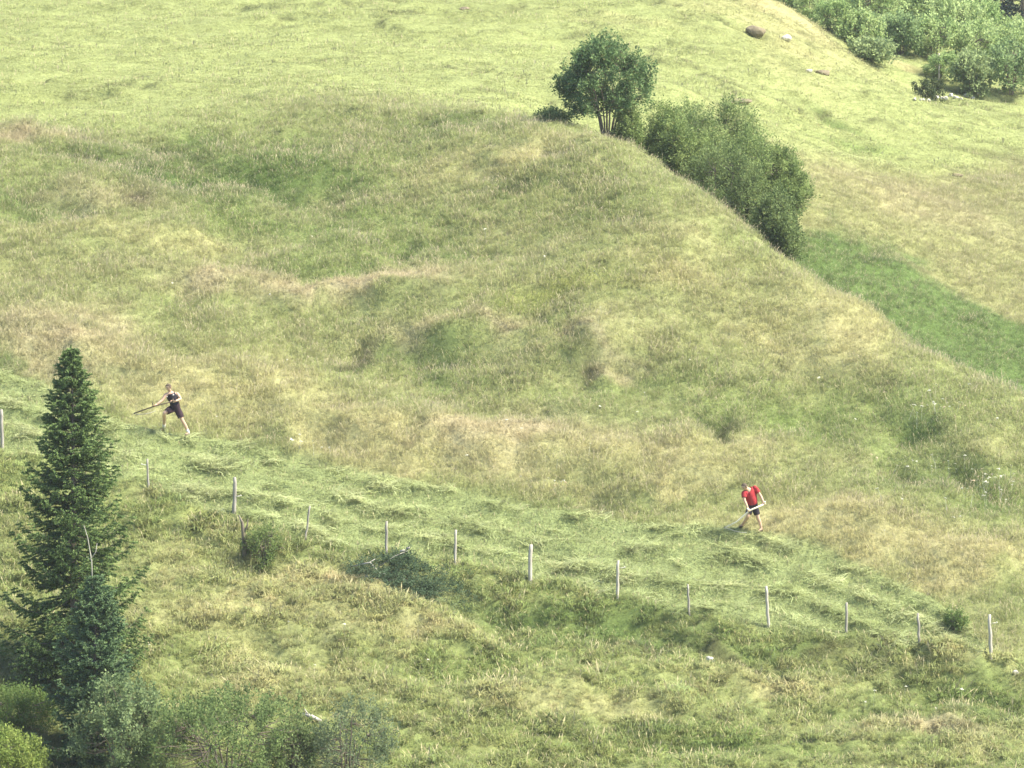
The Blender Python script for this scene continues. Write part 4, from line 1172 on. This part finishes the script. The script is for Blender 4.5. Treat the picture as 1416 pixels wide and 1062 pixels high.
def scythe(label, D0, shaft, grips, blade, mat, rad):
    P = np.array([at_depth(u, v, D0 + dy) for u, v, dy in shaft]); root = P[-1].copy(); root[2] = float(ZT(root[0], root[1]))
    t = thing('scythe', label, 'scythe', root)
    m = MB(); m.tube(P - root, rad, 7); obj('shaft', m.mesh('shaft'), mat, t)
    for a, b in grips:
        q = [at_depth(u, v, D0 + dy) - root for u, v, dy in (a, b)]
        m = MB(); m.tube([q[0], (q[0] + q[1]) / 2, q[1]], [rad * .8, rad * .95, rad * 1.0], 6); obj('grip', m.mesh('grip'), mat, t)
    e = P[-1] - root
    C = np.array([e + np.array(b) for b in blade]); n_ = len(C)
    wd_ = np.interp(np.linspace(0, 1, n_), [0, .15, .7, 1], [.03, .065, .05, .004])[:, None]
    tg = unit(np.gradient(C, axis=0)); sd = unit(np.cross(tg, np.array((0, .3, 1.0))))
    V = np.concatenate([C + sd * wd_ * .5, C - sd * wd_ * .5, C + sd * wd_ * .5 + (0, 0, .014), C - sd * wd_ * .5 + (0, 0, .006)])
    i = np.arange(n_ - 1); a, b, c, d = i, i + n_, i + 2 * n_, i + 3 * n_
    Fq = np.concatenate([np.stack([a, a + 1, b + 1, b], 1), np.stack([c, d, d + 1, c + 1], 1), np.stack([a, c, c + 1, a + 1], 1), np.stack([b, b + 1, d + 1, d], 1)])
    obj('blade', mesh_np('blade', V, Fq), STEEL, t)


scythe('dark-shafted scythe held low by the person in black', 132.9, [(243.5, 554.0, -.33), (228, 557.8, -.345), (213.4, 561.6, -.34), (198, 567.0, -.22), (186, 571.5, .05)],
       [((211.5, 561.9, -.34), (211.0, 556.8, -.40)), ((238.8, 555.3, -.34), (239.4, 551.9, -.40))], [(0, 0, 0), (-.05, .02, -.03), (.08, .06, -.05), (.30, .12, -.05), (.50, .24, -.02), (.64, .38, .02)], DWOOD, .021)

JR = dict(pelvis=(1040.6, 699, 0), spine=(1039.2, 691, -.06), chest=(1037.6, 681, -.14), neck=(1033.2, 675.8, -.22), head=(1029.4, 672.2, -.29),
          shoL=(1043.0, 673.6, -.10), elbL=(1052.2, 686, -.12), wriL=(1055.6, 694.0, -.22), shoR=(1028.8, 681.5, -.24), elbR=(1029.4, 691.5, -.33), wriR=(1034.2, 702.6, -.41),
          hipL=(1043.8, 701, .0), kneeL=(1048.3, 716, -.06), hipR=(1037.2, 701, -.02), kneeR=(1034.0, 714.5, -.18))
tr_, WR, rr_, shr = mower('person in a red t-shirt and dark shorts bending over a pale scythe', (1042, 735), 128.4, JR, dict(L=(1053, 736), R=(1026.5, 730.5)), (-.7, -.71), (-.6, -.55, -.62),
                          dict(L=((1056.8, 697.0, -.27), (-.9, -.1, -.4)), R=((1035.6, 705.8, -.44), (-.85, 0, -.5))), REDCL, BLACKCL, True, False)
scythe('pale wooden scythe with a long bent shaft held by the person in red', 128.4, [(1058.5, 696.2, -.28), (1047, 701.4, -.38), (1036.5, 705.9, -.45), (1028.5, 713.2, -.45), (1018, 722.2, -.40), (1003.5, 729.2, -.30)],
       [((1035.8, 706.2, -.45), (1033.2, 703.0, -.50)), ((1056.6, 697.0, -.29), (1057.8, 693.4, -.33))], [(0, 0, 0), (-.06, .0, -.02), (.06, -.06, -.04), (.28, -.14, -.10), (.48, -.16, -.14), (.64, -.10, -.15)], ASH, .027)

# ------------------------------------------------------------------ thin summer haze filling the valley air
hz = MB()
x0, x1, y0, y1, z0, z1 = -402, 402, -82, 484, float(Z.min()) - 1.5, float(Z.max()) + 3
hv = [(x, y, z) for z in (z0, z1) for y in (y0, y1) for x in (x0, x1)]
hm = bpy.data.meshes.new('haze'); hm.from_pydata(hv, [], [(0, 2, 3, 1), (4, 5, 7, 6), (0, 1, 5, 4), (2, 6, 7, 3), (0, 4, 6, 2), (1, 3, 7, 5)])
m, nt, out = new_mat('haze')
vol = nt.nodes.new('ShaderNodeVolumePrincipled'); vol.inputs['Density'].default_value = HAZE; vol.inputs['Color'].default_value = (.93, .96, 1, 1); vol.inputs['Anisotropy'].default_value = .2
nt.links.new(vol.outputs[0], out.inputs['Volume'])
ho = obj('haze', hm, m); ho['kind'] = 'stuff'
